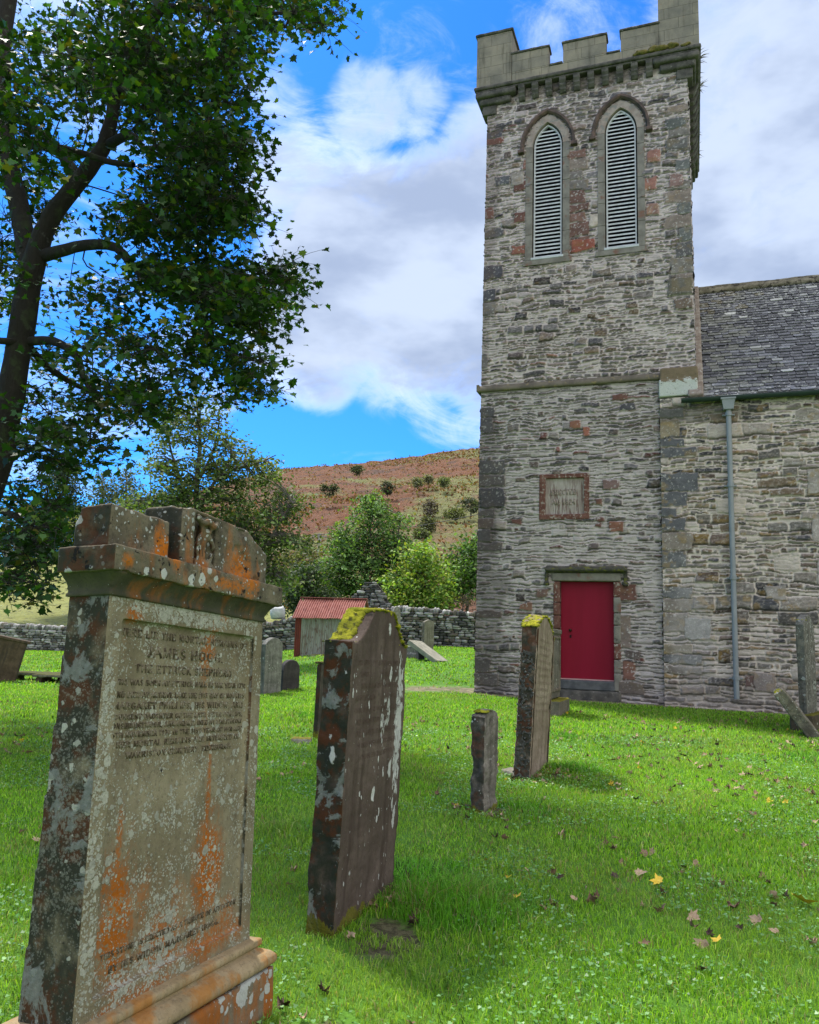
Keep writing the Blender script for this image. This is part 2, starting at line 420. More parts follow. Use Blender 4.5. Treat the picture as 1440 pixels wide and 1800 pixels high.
    for (cu, cz, ru, rz, colr, s_) in patches:        # local patches of other colour; the one below the gutter is eave shade
        d = ((x-cu)/ru)**2+((y-cz)/rz)**2+1.6*(fbm2(x*3, y*2.2, 4, seed+90)-.5)
        c = lerp(c, np.array(colr)[None]*(.7+.6*fine)[:, None], (1-sst(d, .3, 1.0))*s_)
    V = np.stack([x, -dep, y], 1)
    q = np.arange((nz-1)*(nu-1)); qi = q//(nu-1); qj = q % (nu-1); a = qi*nu+qj
    F = np.stack([a, a+1, a+nu+1, a+nu], 1)
    if holes:
        cu_ = .25*(x[F].sum(1)); cz_ = .25*(y[F].sum(1)); keep = np.ones(len(F), bool)
        for fn in holes: keep &= ~fn(cu_, cz_)
        F = F[keep]
    return V, F, np.clip(c*np.array([1.04, .965, .985]), 0, 1)
def rect(a, b, c, d): return lambda u, z: (u > a) & (u < b) & (z > c) & (z < d)

PAL_T = [(.095, .093, .093), (.14, .135, .125), (.045, .045, .048), (.115, .092, .075), (.12, .05, .04), (.19, .175, .155), (.07, .058, .053)]
TOWER_UP = dict(small=(.05, .115, .14, .38), big=(.13, .22, .20, .42), bigp=.14, joint=.012, bury=.50, pal=PAL_T, pw=[4, 4, 3, 3, .6, 3, 2], mortar=(.47, .435, .395), seam=.85, ochre=.22, wl=.3)
TOWER_LO = dict(small=(.045, .105, .14, .40), big=(.13, .20, .20, .42), bigp=.12, joint=.013, bury=.47, pal=PAL_T, pw=[4, 3, 3, 2, .9, 3, 2.4], mortar=(.41, .39, .36), seam=.9, ochre=.12, wl=.35)
NAVE = dict(small=(.05, .12, .16, .5), big=(.18, .32, .3, .6), bigp=.20, joint=.010, bury=.86, pal=[(.12, .115, .10), (.20, .18, .15), (.05, .052, .055), (.15, .115, .075), (.26, .24, .20), (.10, .075, .06)], pw=[4, 4, 3, 2.4, 2.5, 2], mortar=(.52, .48, .41), seam=.8, ochre=.42, wl=.45)

YAW = .3398
CH = np.array([1.541, 18.0, .3417])
church = empty('church', CH, -YAW, label='grey rubble-stone church with battlemented square tower, red door and slate-roofed nave', cat='church')
M_tower = mat_attr('tower rubble', 55, .93, .30, .5, .012)
M_nave = mat_attr('nave rubble', 55, .93, .32, .5, .012)
M_dress = mat_plain('grey dressed sandstone', (.135, .125, .105), (.22, .20, .165), 3.0, .9, .5, c3=(.06, .055, .045), t3=(.5, .68), s3=7, stretch=(1, 1, 1.4))
M_dress_dark = mat_plain('blackened dressed stone', (.05, .047, .04), (.11, .10, .085), 5, .92, .5, c3=(.20, .19, .16), t3=(.60, .72), s3=14)
M_jamb = mat_plain('grey-buff jamb stone', (.145, .13, .11), (.22, .20, .17), 4, .9, .45, c3=(.17, .09, .065), t3=(.55, .68), s3=3)
M_pink = mat_plain('pink arch stone', (.24, .185, .155), (.33, .275, .235), 5, .9, .4, c3=(.2, .19, .17), t3=(.5, .62), s3=9)
M_redst = mat_plain('red sandstone', (.10, .04, .03), (.16, .075, .055), 9, .9, .5, c3=(.30, .26, .22), t3=(.54, .64), s3=18)
M_hood = mat_plain('dark hood stone', (.06, .045, .04), (.13, .085, .07), 6, .9, .4)
TW = 4.75; BAT = .068/13.8
def batter(V, zoff=0.0):      # the tower narrows slightly upwards
    k = 1-2*BAT*(V[:, 2:3]+zoff)/TW
    V = V.copy(); V[:, 0:1] = TW/2+(V[:, 0:1]-TW/2)*k
    V[:, 1:2] += BAT*(V[:, 2:3])*.0
    return V
def rq(n, u0, u1, z0, z1, side, seed, pal, wlo=.28, whi=.62, hlo=.14, hhi=.34, gap=.02, dp=.022, skip=.25):
    r = random.Random(seed); out = []; z = z0
    while z < z1:
        h = r.uniform(hlo, hhi); wd = r.uniform(wlo, whi); c = r.choice(pal)
        if r.random() > skip:
            if side == 'L': out.append((u0-.05, u0+wd, z, min(z+h, z1), c, dp))
            else: out.append((u1-wd, u1+.05, z, min(z+h, z1), c, dp))
        z += h+gap
    return out
def lancet(cx, hw, zb, zs, rise):
    """pointed arch: test function and outline; arcs through the springing"""
    R = (rise*rise+hw*hw)/(2*hw)
    def ins(u, z):
        d = np.abs(u-cx)
        a = (z > zb) & (z <= zs) & (d < hw)
        b = (z > zs) & ((d+R-hw)**2+(z-zs)**2 < R*R)
        return a | b
    def arc(off=0.0, n=14):   # right-hand half from springing to apex, offset outwards
        Ro = R+off; t1 = math.acos(min(1, (R-hw)/Ro))
        return [(Ro*math.cos(t)-(R-hw), zs+Ro*math.sin(t)) for t in np.linspace(0, t1, n)]
    return ins, arc
WINS = [(1.545, .325, 9.79, 12.62, .55), (3.215, .33, 9.81, 12.66, .55)]
ap = []
for cx, hw, zb, zs, rise in WINS:
    ap.append(lancet(cx, hw+.10, zb-.06, zs, rise+.13)[0])
GREYQ = [(.10, .10, .10), (.16, .15, .135), (.12, .09, .075), (.075, .075, .085), (.17, .07, .05)]
q_lo = rq(0, 0, TW, .05, 6.6, 'L', 5, [(.10, .09, .085), (.12, .095, .085), (.08, .08, .082), (.13, .09, .075)], skip=.45)
q_lo += rq(0, 0, TW, .05, 2.4, 'J', 9, [(.1, .1, .1)], skip=1.0)
RED = (.125, .066, .052)
q_lo += [(3.00, 3.46, 1.95, 2.28, RED, .02), (3.02, 3.34, .95, 1.62, (.17, .14, .12), .02), (3.16, 3.42, .30, .70, (.17, .09, .07), .02), (3.05, 3.6, .02, .28, (.13, .11, .09), .03), (3.18, 3.52, .75, .92, (.12, .10, .09), .02),
         (.02, .62, 3.98, 4.42, (.05, .052, .06), .04), (2.78, 3.12, 4.32, 4.52, (.16, .11, .10), .03), (2.60, 2.75, 3.98, 4.12, RED, .03), (2.62, 2.82, 3.62, 3.72, RED, .03), (2.9, 3.22, 3.38, 3.62, (.18, .09, .06), .03),
         (2.58, 2.74, 3.50, 3.60, RED, .03), (1.35, 1.60, 1.98, 2.16, (.15, .1, .08), .03), (.95, 1.25, 1.70, 1.86, (.16, .09, .06), .03), (.75, .98, 3.6, 3.72, RED, .02), (3.0, 3.32, 6.28, 6.42, RED, .03), (2.05, 2.3, 5.72, 5.88, (.2, .1, .07), .03), (2.35, 2.52, 5.52, 5.72, (.24, .1, .07), .03), (3.15, 3.5, 6.05, 6.22, (.07, .07, .075), .03)]
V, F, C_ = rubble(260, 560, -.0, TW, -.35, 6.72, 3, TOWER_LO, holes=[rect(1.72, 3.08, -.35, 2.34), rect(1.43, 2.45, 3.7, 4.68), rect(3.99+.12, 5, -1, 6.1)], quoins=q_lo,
                 patches=[(.1, 1.6, .7, 2.6, (.055, .048, .044), .55), (.15, 4.4, .5, 1.8, (.075, .065, .06), .45), (2.2, .12, 3.0, .20, (.11, .10, .09), .4)])
tw_ = link('tower_wall', np_mesh('tower_wall', batter(V), F, C_, True), M_tower, church)
rp = [(.135, .075, .06), (.125, .075, .06), (.165, .10, .08), (.15, .14, .125), (.20, .17, .14)]
q_up = rq(0, 0, TW, 6.9, 13.7, 'L', 15, GREYQ, .15, .48, .14, .34, skip=.5)+rq(0, 0, TW, 8.4, 13.7, 'R', 16, [(.17, .16, .14), (.10, .10, .10), (.2, .17, .14), (.13, .14, .13)], .25, .6, .16, .36, skip=.35)
q_up += rq(0, 2.08, 2.60, 10.0, 12.5, 'L', 18, rp, .28, .52, .16, .34, skip=.18)
q_up += [(.70, 1.02, 11.55, 11.80, RED, .03), (.72, 1.02, 10.75, 11.02, RED, .03), (.66, 1.02, 9.95, 10.2, (.2, .09, .065), .03), (.25, .62, 11.75, 12.0, (.09, .095, .10), .03), (.62, .95, 11.72, 12.05, (.24, .22, .19), .03),
         (.92, 1.03, 12.1, 12.36, (.22, .12, .09), .02), (2.10, 2.66, 9.85, 10.14, (.24, .085, .06), .04), (2.50, 2.86, 10.42, 10.72, (.42, .38, .32), .03),
         (3.80, 4.12, 11.75, 12.05, (.26, .14, .11), .03), (3.68, 4.02, 11.1, 11.4, (.25, .13, .10), .03), (3.78, 4.05, 10.5, 10.78, (.24, .15, .12), .03), (4.25, 4.72, 12.5, 12.75, (.10, .11, .10), .03), (4.25, 4.74, 11.98, 12.25, (.12, .12, .11), .03), (4.3, 4.6, 11.1, 11.4, (.22, .15, .13), .03), (4.20, 4.72, 8.55, 8.95, (.12, .115, .095), .05), (4.35, 4.74, 8.2, 8.45, (.14, .11, .085), .05)]
ap2 = ap
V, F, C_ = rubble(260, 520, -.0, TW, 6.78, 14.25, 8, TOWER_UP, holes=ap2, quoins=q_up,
                 patches=[(.1, 12, .3, 3, (.09, .07, .062), .45), (0, 8, .22, 1.5, (.085, .075, .07), .45), (2.4, 14.15, 3.2, .35, (.09, .085, .075), .6)])
link('tower_wall', np_mesh('tower_wall_upper', batter(V), F, C_, True), M_tower, church, label='upper stage of the tower, lighter pointed rubble above the string course')
# the tower's other three walls
for nm, ori in (('left', 0), ('right', 1), ('rear', 2)):
    V, F, C_ = rubble(90, 260, 0, TW, -.35, 14.25, 20+ori, TOWER_UP)
    V = batter(V); u, d, z = V.T; off = BAT*z
    if ori == 0: V = np.stack([d+off, TW-u, z], 1)
    elif ori == 1: V = np.stack([TW-d-off, u, z], 1)
    else: V = np.stack([TW-u, TW-d-off, z], 1)
    link('tower_wall', np_mesh('tower_wall_'+nm, V, F, C_, True), M_tower, church)

# string course
bm = bmesh.new()
add_profile_x(bm, [(-.085, 6.68), (-.085, 6.75), (-.04, 6.83), (.06, 6.86), (.06, 6.68)], -.055, 4.02)
me = rock('string_course', bm, .03, .006, 4, .003, 20, 2)
M_string = mat_plain('brown weathered string course', (.105, .088, .068), (.16, .135, .10), 4, .92, .5, c3=(.24, .19, .09), t3=(.58, .68), s3=9)
link('string_course', me, M_string, church)
bm = bmesh.new(); add_box(bm, -.06, .0, -.085, TW+.05, 6.69, 6.85, .01); link('string_course', bm_mesh('string_course_side', bm), M_string, church)

# --- parapet: corner piers, merlons, crenels, all in dressed ashlar
M_ash, T = new_mat('parapet ashlar')
p = T.n('ShaderNodeTexCoord').outputs['Object']
sx = T.n('ShaderNodeSeparateXYZ', ins={0: p})
v2 = T.n('ShaderNodeCombineXYZ', ins={0: T.math('ADD', sx.outputs[0], sx.outputs[1]), 1: sx.outputs[2], 2: 0.0}).outputs[0]
br = T.n('ShaderNodeTexBrick', offset=.5, ins={'Vector': v2, 'Color1': (.9, .9, .9, 1), 'Color2': (1.15, 1.12, 1.05, 1), 'Mortar': (.55, .55, .52, 1), 'Scale': 1.0, 'Mortar Size': .006, 'Mortar Smooth': .3, 'Brick Width': .62, 'Row Height': .27})
n1 = T.step(T.noise(p, 1.6, 6, .65), .35, .65)
c = T.mix(n1, (.15, .14, .115), (.24, .215, .165))
c = T.mix(T.math('MULTIPLY', T.step(T.noise(T.mapping(p, (6, 6, .7)), 1, 5, .6), .5, .72), .7), c, (.07, .062, .045))
c = T.mix(T.math('MULTIPLY', T.step(T.noise(p, 14, 5, .7), .62, .72), .6), c, (.25, .15, .08))
c = T.mix(1.0, c, br.outputs[0], 'MULTIPLY')
finish(T, c, .9, T.math('SUBTRACT', T.noise(p, 40, 4, .6), T.math('MULTIPLY', br.outputs[1], 1.2)), .5, .012)
M_cope = mat_plain('dark lichened coping', (.04, .038, .033), (.10, .095, .08), 7, .92, .6, c3=(.3, .3, .27), t3=(.6, .68), s3=26)
def ashlar_block(name, a, b, c0, c1, z0, z1, mat=None, bev=.012, vox=0):
    bm = bmesh.new(); add_box(bm, a, b, c0, c1, z0, z1, bev)
    return link(name, bm_mesh(name, bm), mat or M_ash, church)
OV = .23; T0, T1 = -OV, TW+OV            # outer faces of the parapet
L0, L1 = T0+.05, T1-.03
PB, PC, PM = 14.33, 14.57, 15.10         # bottom, crenel height, merlon height
def cope(a, b, c0, c1, z, h=.06, ov=.035):
    bm = bmesh.new(); add_box(bm, a-ov, b+ov, c0-ov, c1+ov, z, z+h, .012)
    me = rock('coping', bm, .022, .008, 8, .003, 40, int(a*10+c0*7)+30)
    link('coping', me, M_cope, church)
# front, back: along u ; sides: along v
def parapet_run(front):
    th = .28
    def blk(a, b, z0, z1):
        if front == 'F': return (a, b, T0+.05, T0+.05+th, z0, z1)
        if front == 'B': return (a, b, T1-.05-th, T1-.05, z0, z1)
        if front == 'L': return (T0+.05, T0+.05+th, a, b, z0, z1)
        return (T1-.05-th, T1-.05, a, b, z0, z1)
    mer = [(.70, 1.58), (1.925, 2.915), (3.25, 4.08)]; cre = [(1.58, 1.925), (2.915, 3.25)]
    q = blk(.703, 4.077, PB, PC-.03); ashlar_block('parapet_wall', *q)
    for a, b in mer:
        q = blk(a, b, PC-.027, PM-.05); ashlar_block('merlon', *q); cope(q[0], q[1], q[2], q[3], PM-.055)
    for a, b in cre:
        q = blk(a+.04, b-.04, 0, 0); cope(q[0], q[1], q[2], q[3], PC-.03, .05, .03)
for s_ in 'FBLR': parapet_run(s_)
for (a, c0, top) in ((T0+.05, T0+.05, 15.70), (4.08, T0+.05, 17.4), (T0+.05, 4.08, 15.70), (4.08, 4.08, 15.7)):
    ashlar_block('corner_pier', a, a+.87, c0, c0+.87, PB+.003, top, bev=.012)
    cope(a, a+.87, c0, c0+.87, top, .07, .04)
# moulded string under the parapet
for k, (o, z0, z1) in enumerate(((.235, 14.245, 14.335), (.19, 14.20, 14.247))):
    bm = bmesh.new()
    add_box(bm, -o, TW+o, -o, TW+o, z0, z1, .02)
    link('parapet_string', rock('parapet_string', bm, .035, .006, 5, .003, 25, 40+k), M_dress_dark, church)
# corbels and the rolls that carry the corner piers
def corbel(side, t):
    bm = bmesh.new()
    prof = [(.05, 14.20), (-.19, 14.20), (-.19, 14.12), (-.15, 14.06), (-.155, 14.02), (-.12, 13.97), (-.115, 13.93), (-.06, 13.87), (.05, 13.86)]
    add_profile_x(bm, prof, t-.075, t+.075)
    bmesh.ops.bevel(bm, geom=list(bm.edges), offset=.006, segments=1, affect='EDGES')
    me = bm_mesh('corbel', bm)
    if side != 'F':
        Mx = {'L': Matrix.Translation((0, TW, 0)) @ Matrix.Rotation(-math.pi/2, 4, 'Z'), 'R': Matrix.Translation((TW, 0, 0)) @ Matrix.Rotation(math.pi/2, 4, 'Z'), 'B': Matrix.Translation((TW, TW, 0)) @ Matrix.Rotation(math.pi, 4, 'Z')}[side]
        me.transform(Mx)
    # shift with the batter of the wall
    link('corbel', me, M_dress_dark, church)
for s_ in 'FLRB':
    for i in range(10): corbel(s_, .93+i*.3265)
for (a, c0) in ((-1, -1), (1, -1), (-1, 1), (1, 1)):
    for k, (o, z0, z1) in enumerate(((.20, 14.06, 14.20), (.12, 13.90, 14.06), (.05, 13.66, 13.90))):
        ln = (.80, .66, .30)[k]
        x0, x1 = ((-o, ln) if a < 0 else (TW-ln, TW+o)); y0, y1 = ((-o, ln) if c0 < 0 else (TW-ln, TW+o))
        bm = bmesh.new(); add_box(bm, x0, x1, y0, y1, z0, z1, .045 if k < 2 else .02)
        link('corner_corbel', bm_mesh('corner_corbel', bm, True), M_dress_dark, church)
M_moss = mat_plain('parapet moss', (.10, .085, .025), (.17, .14, .04), 14, 1, 1.0, fine=70, c3=(.05, .04, .015), s3=25)
bm = bmesh.new()
for i in range(24):
    u_ = RNG.uniform(3.55, 4.75); r_ = RNG.uniform(.03, .07)*(1.2-abs(u_-4.15)); 
    bmesh.ops.create_icosphere(bm, subdivisions=2, radius=r_, matrix=Matrix.Translation((u_, T0-.0+RNG.uniform(-.02, .06), 14.35+RNG.uniform(0, .10)*(1.2-abs(u_-4.2)))) @ Matrix.Diagonal((2.0, 1, .8, 1)))
link('moss_patch', rock('moss_patch', bm, .02, .02, 14, .006, 60, 3), M_moss, church)
# tower roof (lead flat behind the parapet)
ashlar_block('tower_roof', .02, TW-.02, .02, TW-.02, 14.0, 14.19, M_cope)
# weeds growing out of the parapet's right side
M_weed = mat_attr('weeds', 30, .7, .2, 0, trans=((1, 1, .6), .3))
Vw = []; Fw = []; Cw = []
def blade(base, tip, wd, colr):
    base = np.asarray(base, float); tip = np.asarray(tip, float)
    s_ = np.cross(tip-base, RNG.normal(size=3)); s_ /= np.linalg.norm(s_)+1e-9
    mid = (base+tip)/2+np.array([0, 0, .12*np.linalg.norm(tip-base)])
    o = len(Vw); Vw.extend([base-s_*wd, base+s_*wd, mid+s_*wd*.8, mid-s_*wd*.8, tip+s_*.001, tip-s_*.001]); Fw.extend([(o, o+1, o+2, o+3), (o+3, o+2, o+4, o+5)]); Cw.extend([colr]*6)
for (vv, zz, n_, L_) in ((.2, 14.28, 14, .30), (.8, 14.22, 6, .16), (1.3, 14.3, 12, .28), (3.2, 14.3, 6, .15), (3.9, 14.24, 7, .2), (4.4, 14.3, 6, .15)):
    for _ in range(n_):
        b_ = (TW+.16, vv+RNG.normal()*.08, zz); blade(b_, (b_[0]+RNG.uniform(.3, 1)*L_, b_[1]+RNG.normal()*.1, b_[2]+RNG.uniform(-.6, .8)*L_), .012, (.13, .12, .05))
link('weed', np_mesh('weed', Vw, Fw, Cw), M_weed, church)

# --- belfry windows
M_frame = mat_plain('pale grey painted frame', (.40, .41, .42), (.48, .49, .50), 8, .6, .15)
M_louv = mat_plain('white painted louvre', (.42, .43, .44), (.58, .59, .60), 10, .6, .15, c3=(.4, .4, .4), t3=(.6, .75), s3=6)
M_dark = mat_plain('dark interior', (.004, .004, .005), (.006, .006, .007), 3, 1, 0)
for wi, (cx, hw, zb, zs, rise) in enumerate(WINS):
    k = 1-2*BAT*11.3/TW; cx = TW/2+(cx-TW/2)*k if False else cx
    ins, arc = lancet(cx, hw, zb, zs, rise)
    # dressed surround: jamb stones and arch voussoirs
    surr = bmesh.new()
    inner = arc(.03); outer = arc(.19)
    for sgn in (-1, 1):
        
        ri = [(cx+sgn*a, b) for a, b in inner]; ro = [(cx+sgn*a, b) for a, b in outer]
        n_ = len(ri)
        for i in range(n_-1):
            gap = .0
            poly = [ri[i], ro[i], ro[i+1], ri[i+1]]
            add_prism(surr, poly, -.035, .20)
    win = link('window', bm_mesh('window_arch', surr), M_pink, church, label='pointed belfry window with white louvres, '+('left of the pair' if wi == 0 else 'right of the pair'))
    z = zb-.02; r = random.Random(40+wi); nb = 0
    jb = {-1: bmesh.new(), 1: bmesh.new()}
    while z < zs-.002:
        h = min(r.uniform(.45, .85), zs-z)
        if zs-z-h < .2: h = zs-z
        for sgn in (-1, 1):
            wd = .19
            a, b = sorted((cx+sgn*(hw+.03), cx+sgn*(hw+wd)))
            add_box(jb[sgn], a, b, -.033, .20, z+.004, z+h-.004, .006)
        z += h
    for sgn in (-1, 1): link('jamb', bm_mesh('jamb', jb[sgn]), M_jamb, win)
    bm = bmesh.new(); add_box(bm, cx-hw-.24, cx+hw+.24, -.045, .2, zb-.15, zb-.024, .01); link('sill', bm_mesh('sill', bm), M_jamb, win)
    # hood mould
    P = [(-a, b) for a, b in arc(.275, 18)]; P = P+[(a, b) for a, b in arc(.275, 18)][::-1][1:]
    P = [(cx-hw-.275, zs-.06)]+[(cx+a, b) for a, b in P]+[(cx+hw+.275, zs-.06)]
    bm = bmesh.new(); prev = None
    N_ = len(P)
    for i in range(N_):
        a = np.array(P[max(i-1, 0)]); b = np.array(P[min(i+1, N_-1)]); t = (b-a)/np.linalg.norm(b-a); nn = np.array([-t[1], t[0]])
        c_ = np.array(P[i]); ring = []
        for (o_, d_) in ((-.04, .02), (-.045, -.05), (-.01, -.10), (.04, -.10), (.045, .02)):
            q = c_+nn*o_; ring.append(bm.verts.new((q[0], d_, q[1])))
        if prev: 
            for j in range(5): bm.faces.new((prev[j], ring[j], ring[(j+1) % 5], prev[(j+1) % 5]))
        else: bm.faces.new(ring)
        prev = ring
    bm.faces.new(prev[::-1])
    for sgn in (-1, 1): add_box(bm, cx+sgn*(hw+.30)-.075, cx+sgn*(hw+.30)+.075, -.12, .02, zs-.14, zs-.062, .012)
    link('hood_mould', bm_mesh('hood_mould', bm), M_hood, win)
    # louvre frame + blades
    bm = bmesh.new()
    full = [(cx+hw, zb)]+[(cx+a, b) for a, b in arc(0)]+[(cx-a, b) for a, b in arc(0)][::-1][1:]+[(cx-hw, zb)]
    inn = [(cx+hw-.03, zb+.03)]+[(cx+a, b) for a, b in arc(-.03)]+[(cx-a, b) for a, b in arc(-.03)][::-1][1:]+[(cx-hw+.03, zb+.03)]
    n_ = len(full); 
    A = [bm.verts.new((x_, .03, z_)) for x_, z_ in full]; B = [bm.verts.new((x_, .03, z_)) for x_, z_ in inn]
    A2 = [bm.verts.new((x_, .10, z_)) for x_, z_ in full]; B2 = [bm.verts.new((x_, .10, z_)) for x_, z_ in inn]
    for i in range(n_):
        j = (i+1) % n_
        bm.faces.new((A[i], A[j], B[j], B[i])); bm.faces.new((B[i], B[j], B2[j], B2[i])); bm.faces.new((A[j], A[i], A2[i], A2[j])); bm.faces.new((A2[j], A2[i], B2[i], B2[j]))
    add_box(bm, cx-hw-.05, cx+hw+.05, -.05, .029, zb-.022, zb+.035, .008)
    link('frame', bm_mesh('frame', bm), M_frame, win)
    bm = bmesh.new(); zz = zb+.06; nl = 0
    while zz < zs+rise-.10:
        d = hw-.03
        if zz > zs:
            R = (rise*rise+hw*hw)/(2*hw); q = (R-.03)**2-(zz-zs)**2
            d = math.sqrt(max(q, 0))-(R-hw)
        if d > .03:
            a = [bm.verts.new(v_) for v_ in ((cx-d, .035, zz-.012), (cx+d, .035, zz-.012), (cx+d, .10, zz+.045), (cx-d, .10, zz+.045))]
            b = [bm.verts.new(v_) for v_ in ((cx-d, .035, zz+.020), (cx+d, .035, zz+.020), (cx+d, .10, zz+.062), (cx-d, .10, zz+.062))]
            bm.faces.new(a[::-1]); bm.faces.new(b)
            for i in range(4): bm.faces.new((a[i], a[(i+1) % 4], b[(i+1) % 4], b[i]))
        zz += .0925; nl += 1
    link('louvre', bm_mesh('louvre', bm), M_louv, win)
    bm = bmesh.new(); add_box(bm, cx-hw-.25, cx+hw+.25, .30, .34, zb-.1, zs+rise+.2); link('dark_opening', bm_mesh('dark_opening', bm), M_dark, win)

# --- plaque
bm = bmesh.new()
for q in ((1.40, 2.49, 4.60, 4.70), (1.40, 2.49, 3.68, 3.80)): add_box(bm, q[0], q[1], -.035, .08, q[2], q[3], .008)
for q in ((1.402, 1.535, 3.803, 4.597), (2.37, 2.488, 3.803, 4.597)): add_box(bm, q[0], q[1], -.033, .08, q[2], q[3], .008)
plq = link('plaque', rock('plaque', bm, .016, .008, 9, .004, 40, 6), M_redst, church, label='weathered red sandstone date plaque above the door')
M_plq = mat_plain('bleached plaque face', (.24, .19, .165), (.36, .32, .285), 3, .9, .5, stretch=(6, 6, .8), c3=(.15, .10, .085), t3=(.52, .64), s3=3.2)
bm = bmesh.new(); add_box(bm, 1.5, 2.40, .02, .1, 3.77, 4.63)
link('plaque_face', rock('plaque_face', bm, .02, .004, 12, .002, 40, 7), M_plq, plq)

# --- door
M_door = mat_plain('crimson painted door', (.19, .001, .016), (.215, .002, .02), 1.2, .55, .06, spec=.2, stretch=(3, 3, .3))
M_sill = mat_plain('dark step', (.06, .062, .066), (.11, .11, .11), 5, .85, .4)
M_red_trim = mat_plain('pinkish threshold', (.45, .22, .22), (.5, .3, .28), 9, .6, .2)
bm = bmesh.new(); add_box(bm, 1.86, 2.985, .17, .22, .285, 2.342, .004)
door = link('door', bm_mesh('door', bm), M_door, church, label='plain crimson door with a small round knob')
bm = bmesh.new()
bmesh.ops.create_uvsphere(bm, u_segments=16, v_segments=10, radius=.032, matrix=Matrix.Translation((2.065, .125, 1.30)))
bmesh.ops.create_cone(bm, segments=14, radius1=.014, radius2=.014, depth=.04, cap_ends=True, matrix=Matrix.Translation((2.065, .15, 1.30)) @ Matrix.Rotation(math.pi/2, 4, 'X'))
link('door_knob', bm_mesh('door_knob', bm, True), mat_plain('dark bronze', (.03, .02, .015), (.05, .035, .02), 20, .35, 0, metal=.8), door)
bm = bmesh.new()
add_box(bm, 2.045, 2.085, .163, .1695, 1.14, 1.20, .002)
link('keyhole', bm_mesh('keyhole', bm), M_dark, door)
bm = bmesh.new(); add_box(bm, 1.864, 2.981, .10, .168, .262, .284, .002); link('threshold', bm_mesh('threshold', bm), M_red_trim, door)
bm = bmesh.new(); add_box(bm, 1.83, 3.0, -.02, .3, .06, .258, .01); link('door_step', rock('door_step', bm, .02, .004, 8, .002, 30, 8), M_sill, church)
bm = bmesh.new(); add_box(bm, 1.7, 3.12, -.05, .3, -.3, .057, .01); link('door_step', rock('door_step_lower', bm, .03, .02, 6, .004, 30, 9), M_tower if False else M_dress_dark, church)
bm = bmesh.new(); add_box(bm, 1.69, 3.145, -.045, .28, 2.345, 2.518, .008); link('lintel', rock('lintel', bm, .018, .003, 6, .002, 40, 10), M_jamb, church)
# jambs: red stones on the left reveal, grey-pink on the right
def jamb_set(a, b, seed, mats):
    r = random.Random(seed); z = .062
    while z < 2.338:
        h = r.uniform(.22, .42)
        if 2.34-z-h < .15: h = 2.34-z
        m = r.choice(mats); bm = bmesh.new(); add_box(bm, a, b, -.026-r.uniform(0, .006), .28, z+.005, z+h-.005, .008)
        link('door_jamb', rock('door_jamb', bm, .016, .004, 9, .002, 40, int(z*30)), m, church); z += h
jamb_set(1.72, 1.858, 4, [M_redst, M_redst, M_jamb]); jamb_set(2.987, 3.135, 6, [M_jamb, M_dress, M_redst])
M_hoodm = mat_plain('mossy dark hood', (.035, .035, .028), (.07, .065, .05), 8, .95, .6, c3=(.10, .10, .02), t3=(.5, .6), s3=12)
bm = bmesh.new()
add_profile_x(bm, [(-.16, 2.56), (-.16, 2.60), (-.07, 2.66), (.02, 2.67), (.02, 2.522), (-.08, 2.522)], 1.56, 3.27)
for a in (1.52, 3.18):
    add_box(bm, a, a+.115, -.13, .02, 2.25, 2.32, .012); add_box(bm, a+.02, a+.095, -.08, .02, 2.325, 2.52, .006)
link('door_hood', rock('door_hood', bm, .014, .005, 9, .003, 40, 12), M_hoodm, church)

# --- nave
NV = -.13; N0 = 3.985; NL = 9.5; EV = 6.13
q = rq(0, N0, N0, .3, 6.0, 'L', 31, [(.13, .135, .135), (.20, .18, .15), (.10, .105, .11), (.22, .19, .13)], .3, .75, .16, .40, skip=.15)
q += [(6.75, 7.6, 4.1, 4.6, (.30, .28, .24), .02), (6.8, 7.6, 3.15, 3.7, (.31, .285, .25), .02), (6.85, 7.6, 2.3, 2.85, (.31, .285, .25), .02), (5.5, 5.75, .3, .52, (.10, .05, .045), .02), (5.9, 6.3, 2.0, 2.3, (.28, .26, .23), .02), (4.4, 4.9, 1.2, 1.6, (.27, .27, .25), .02), (5.65, 6.05, .2, .6, (.26, .23, .21), .02)]
V, F, C_ = rubble(400, 430, N0, N0+NL-4.0, -.4, EV+.1, 12, NAVE, quoins=q, patches=[(4.55, 1.2, .5, 1.5, (.34, .34, .32), .35), (4.5, 5.85, 1.5, .22, (.07, .07, .055), .6), (5.6, .2, 3, .35, (.17, .15, .13), .35)])  # dark patch below the gutter paints the shade of the eaves
V[:, 1] += NV; nw = link('nave_wall', np_mesh('nave_wall', V, F, C_, True), M_nave, church)
V, F, C_ = rubble(120, 180, N0+NL-4.0, N0+NL, -.4, EV+.1, 13, NAVE); V[:, 1] += NV
link('nave_wall', np_mesh('nave_wall_far', V, F, C_, True), M_nave, church)
NB = 6.35                                      # depth of the nave
V, F, C_ = rubble(14, 150, 0, .30, -.4, EV+.1, 14, NAVE); V = np.stack([N0+V[:, 1]+.012, NV+.30-V[:, 0], V[:, 2]], 1)
link('nave_wall', np_mesh('nave_corner_return', V, F, C_, True), M_nave, church)
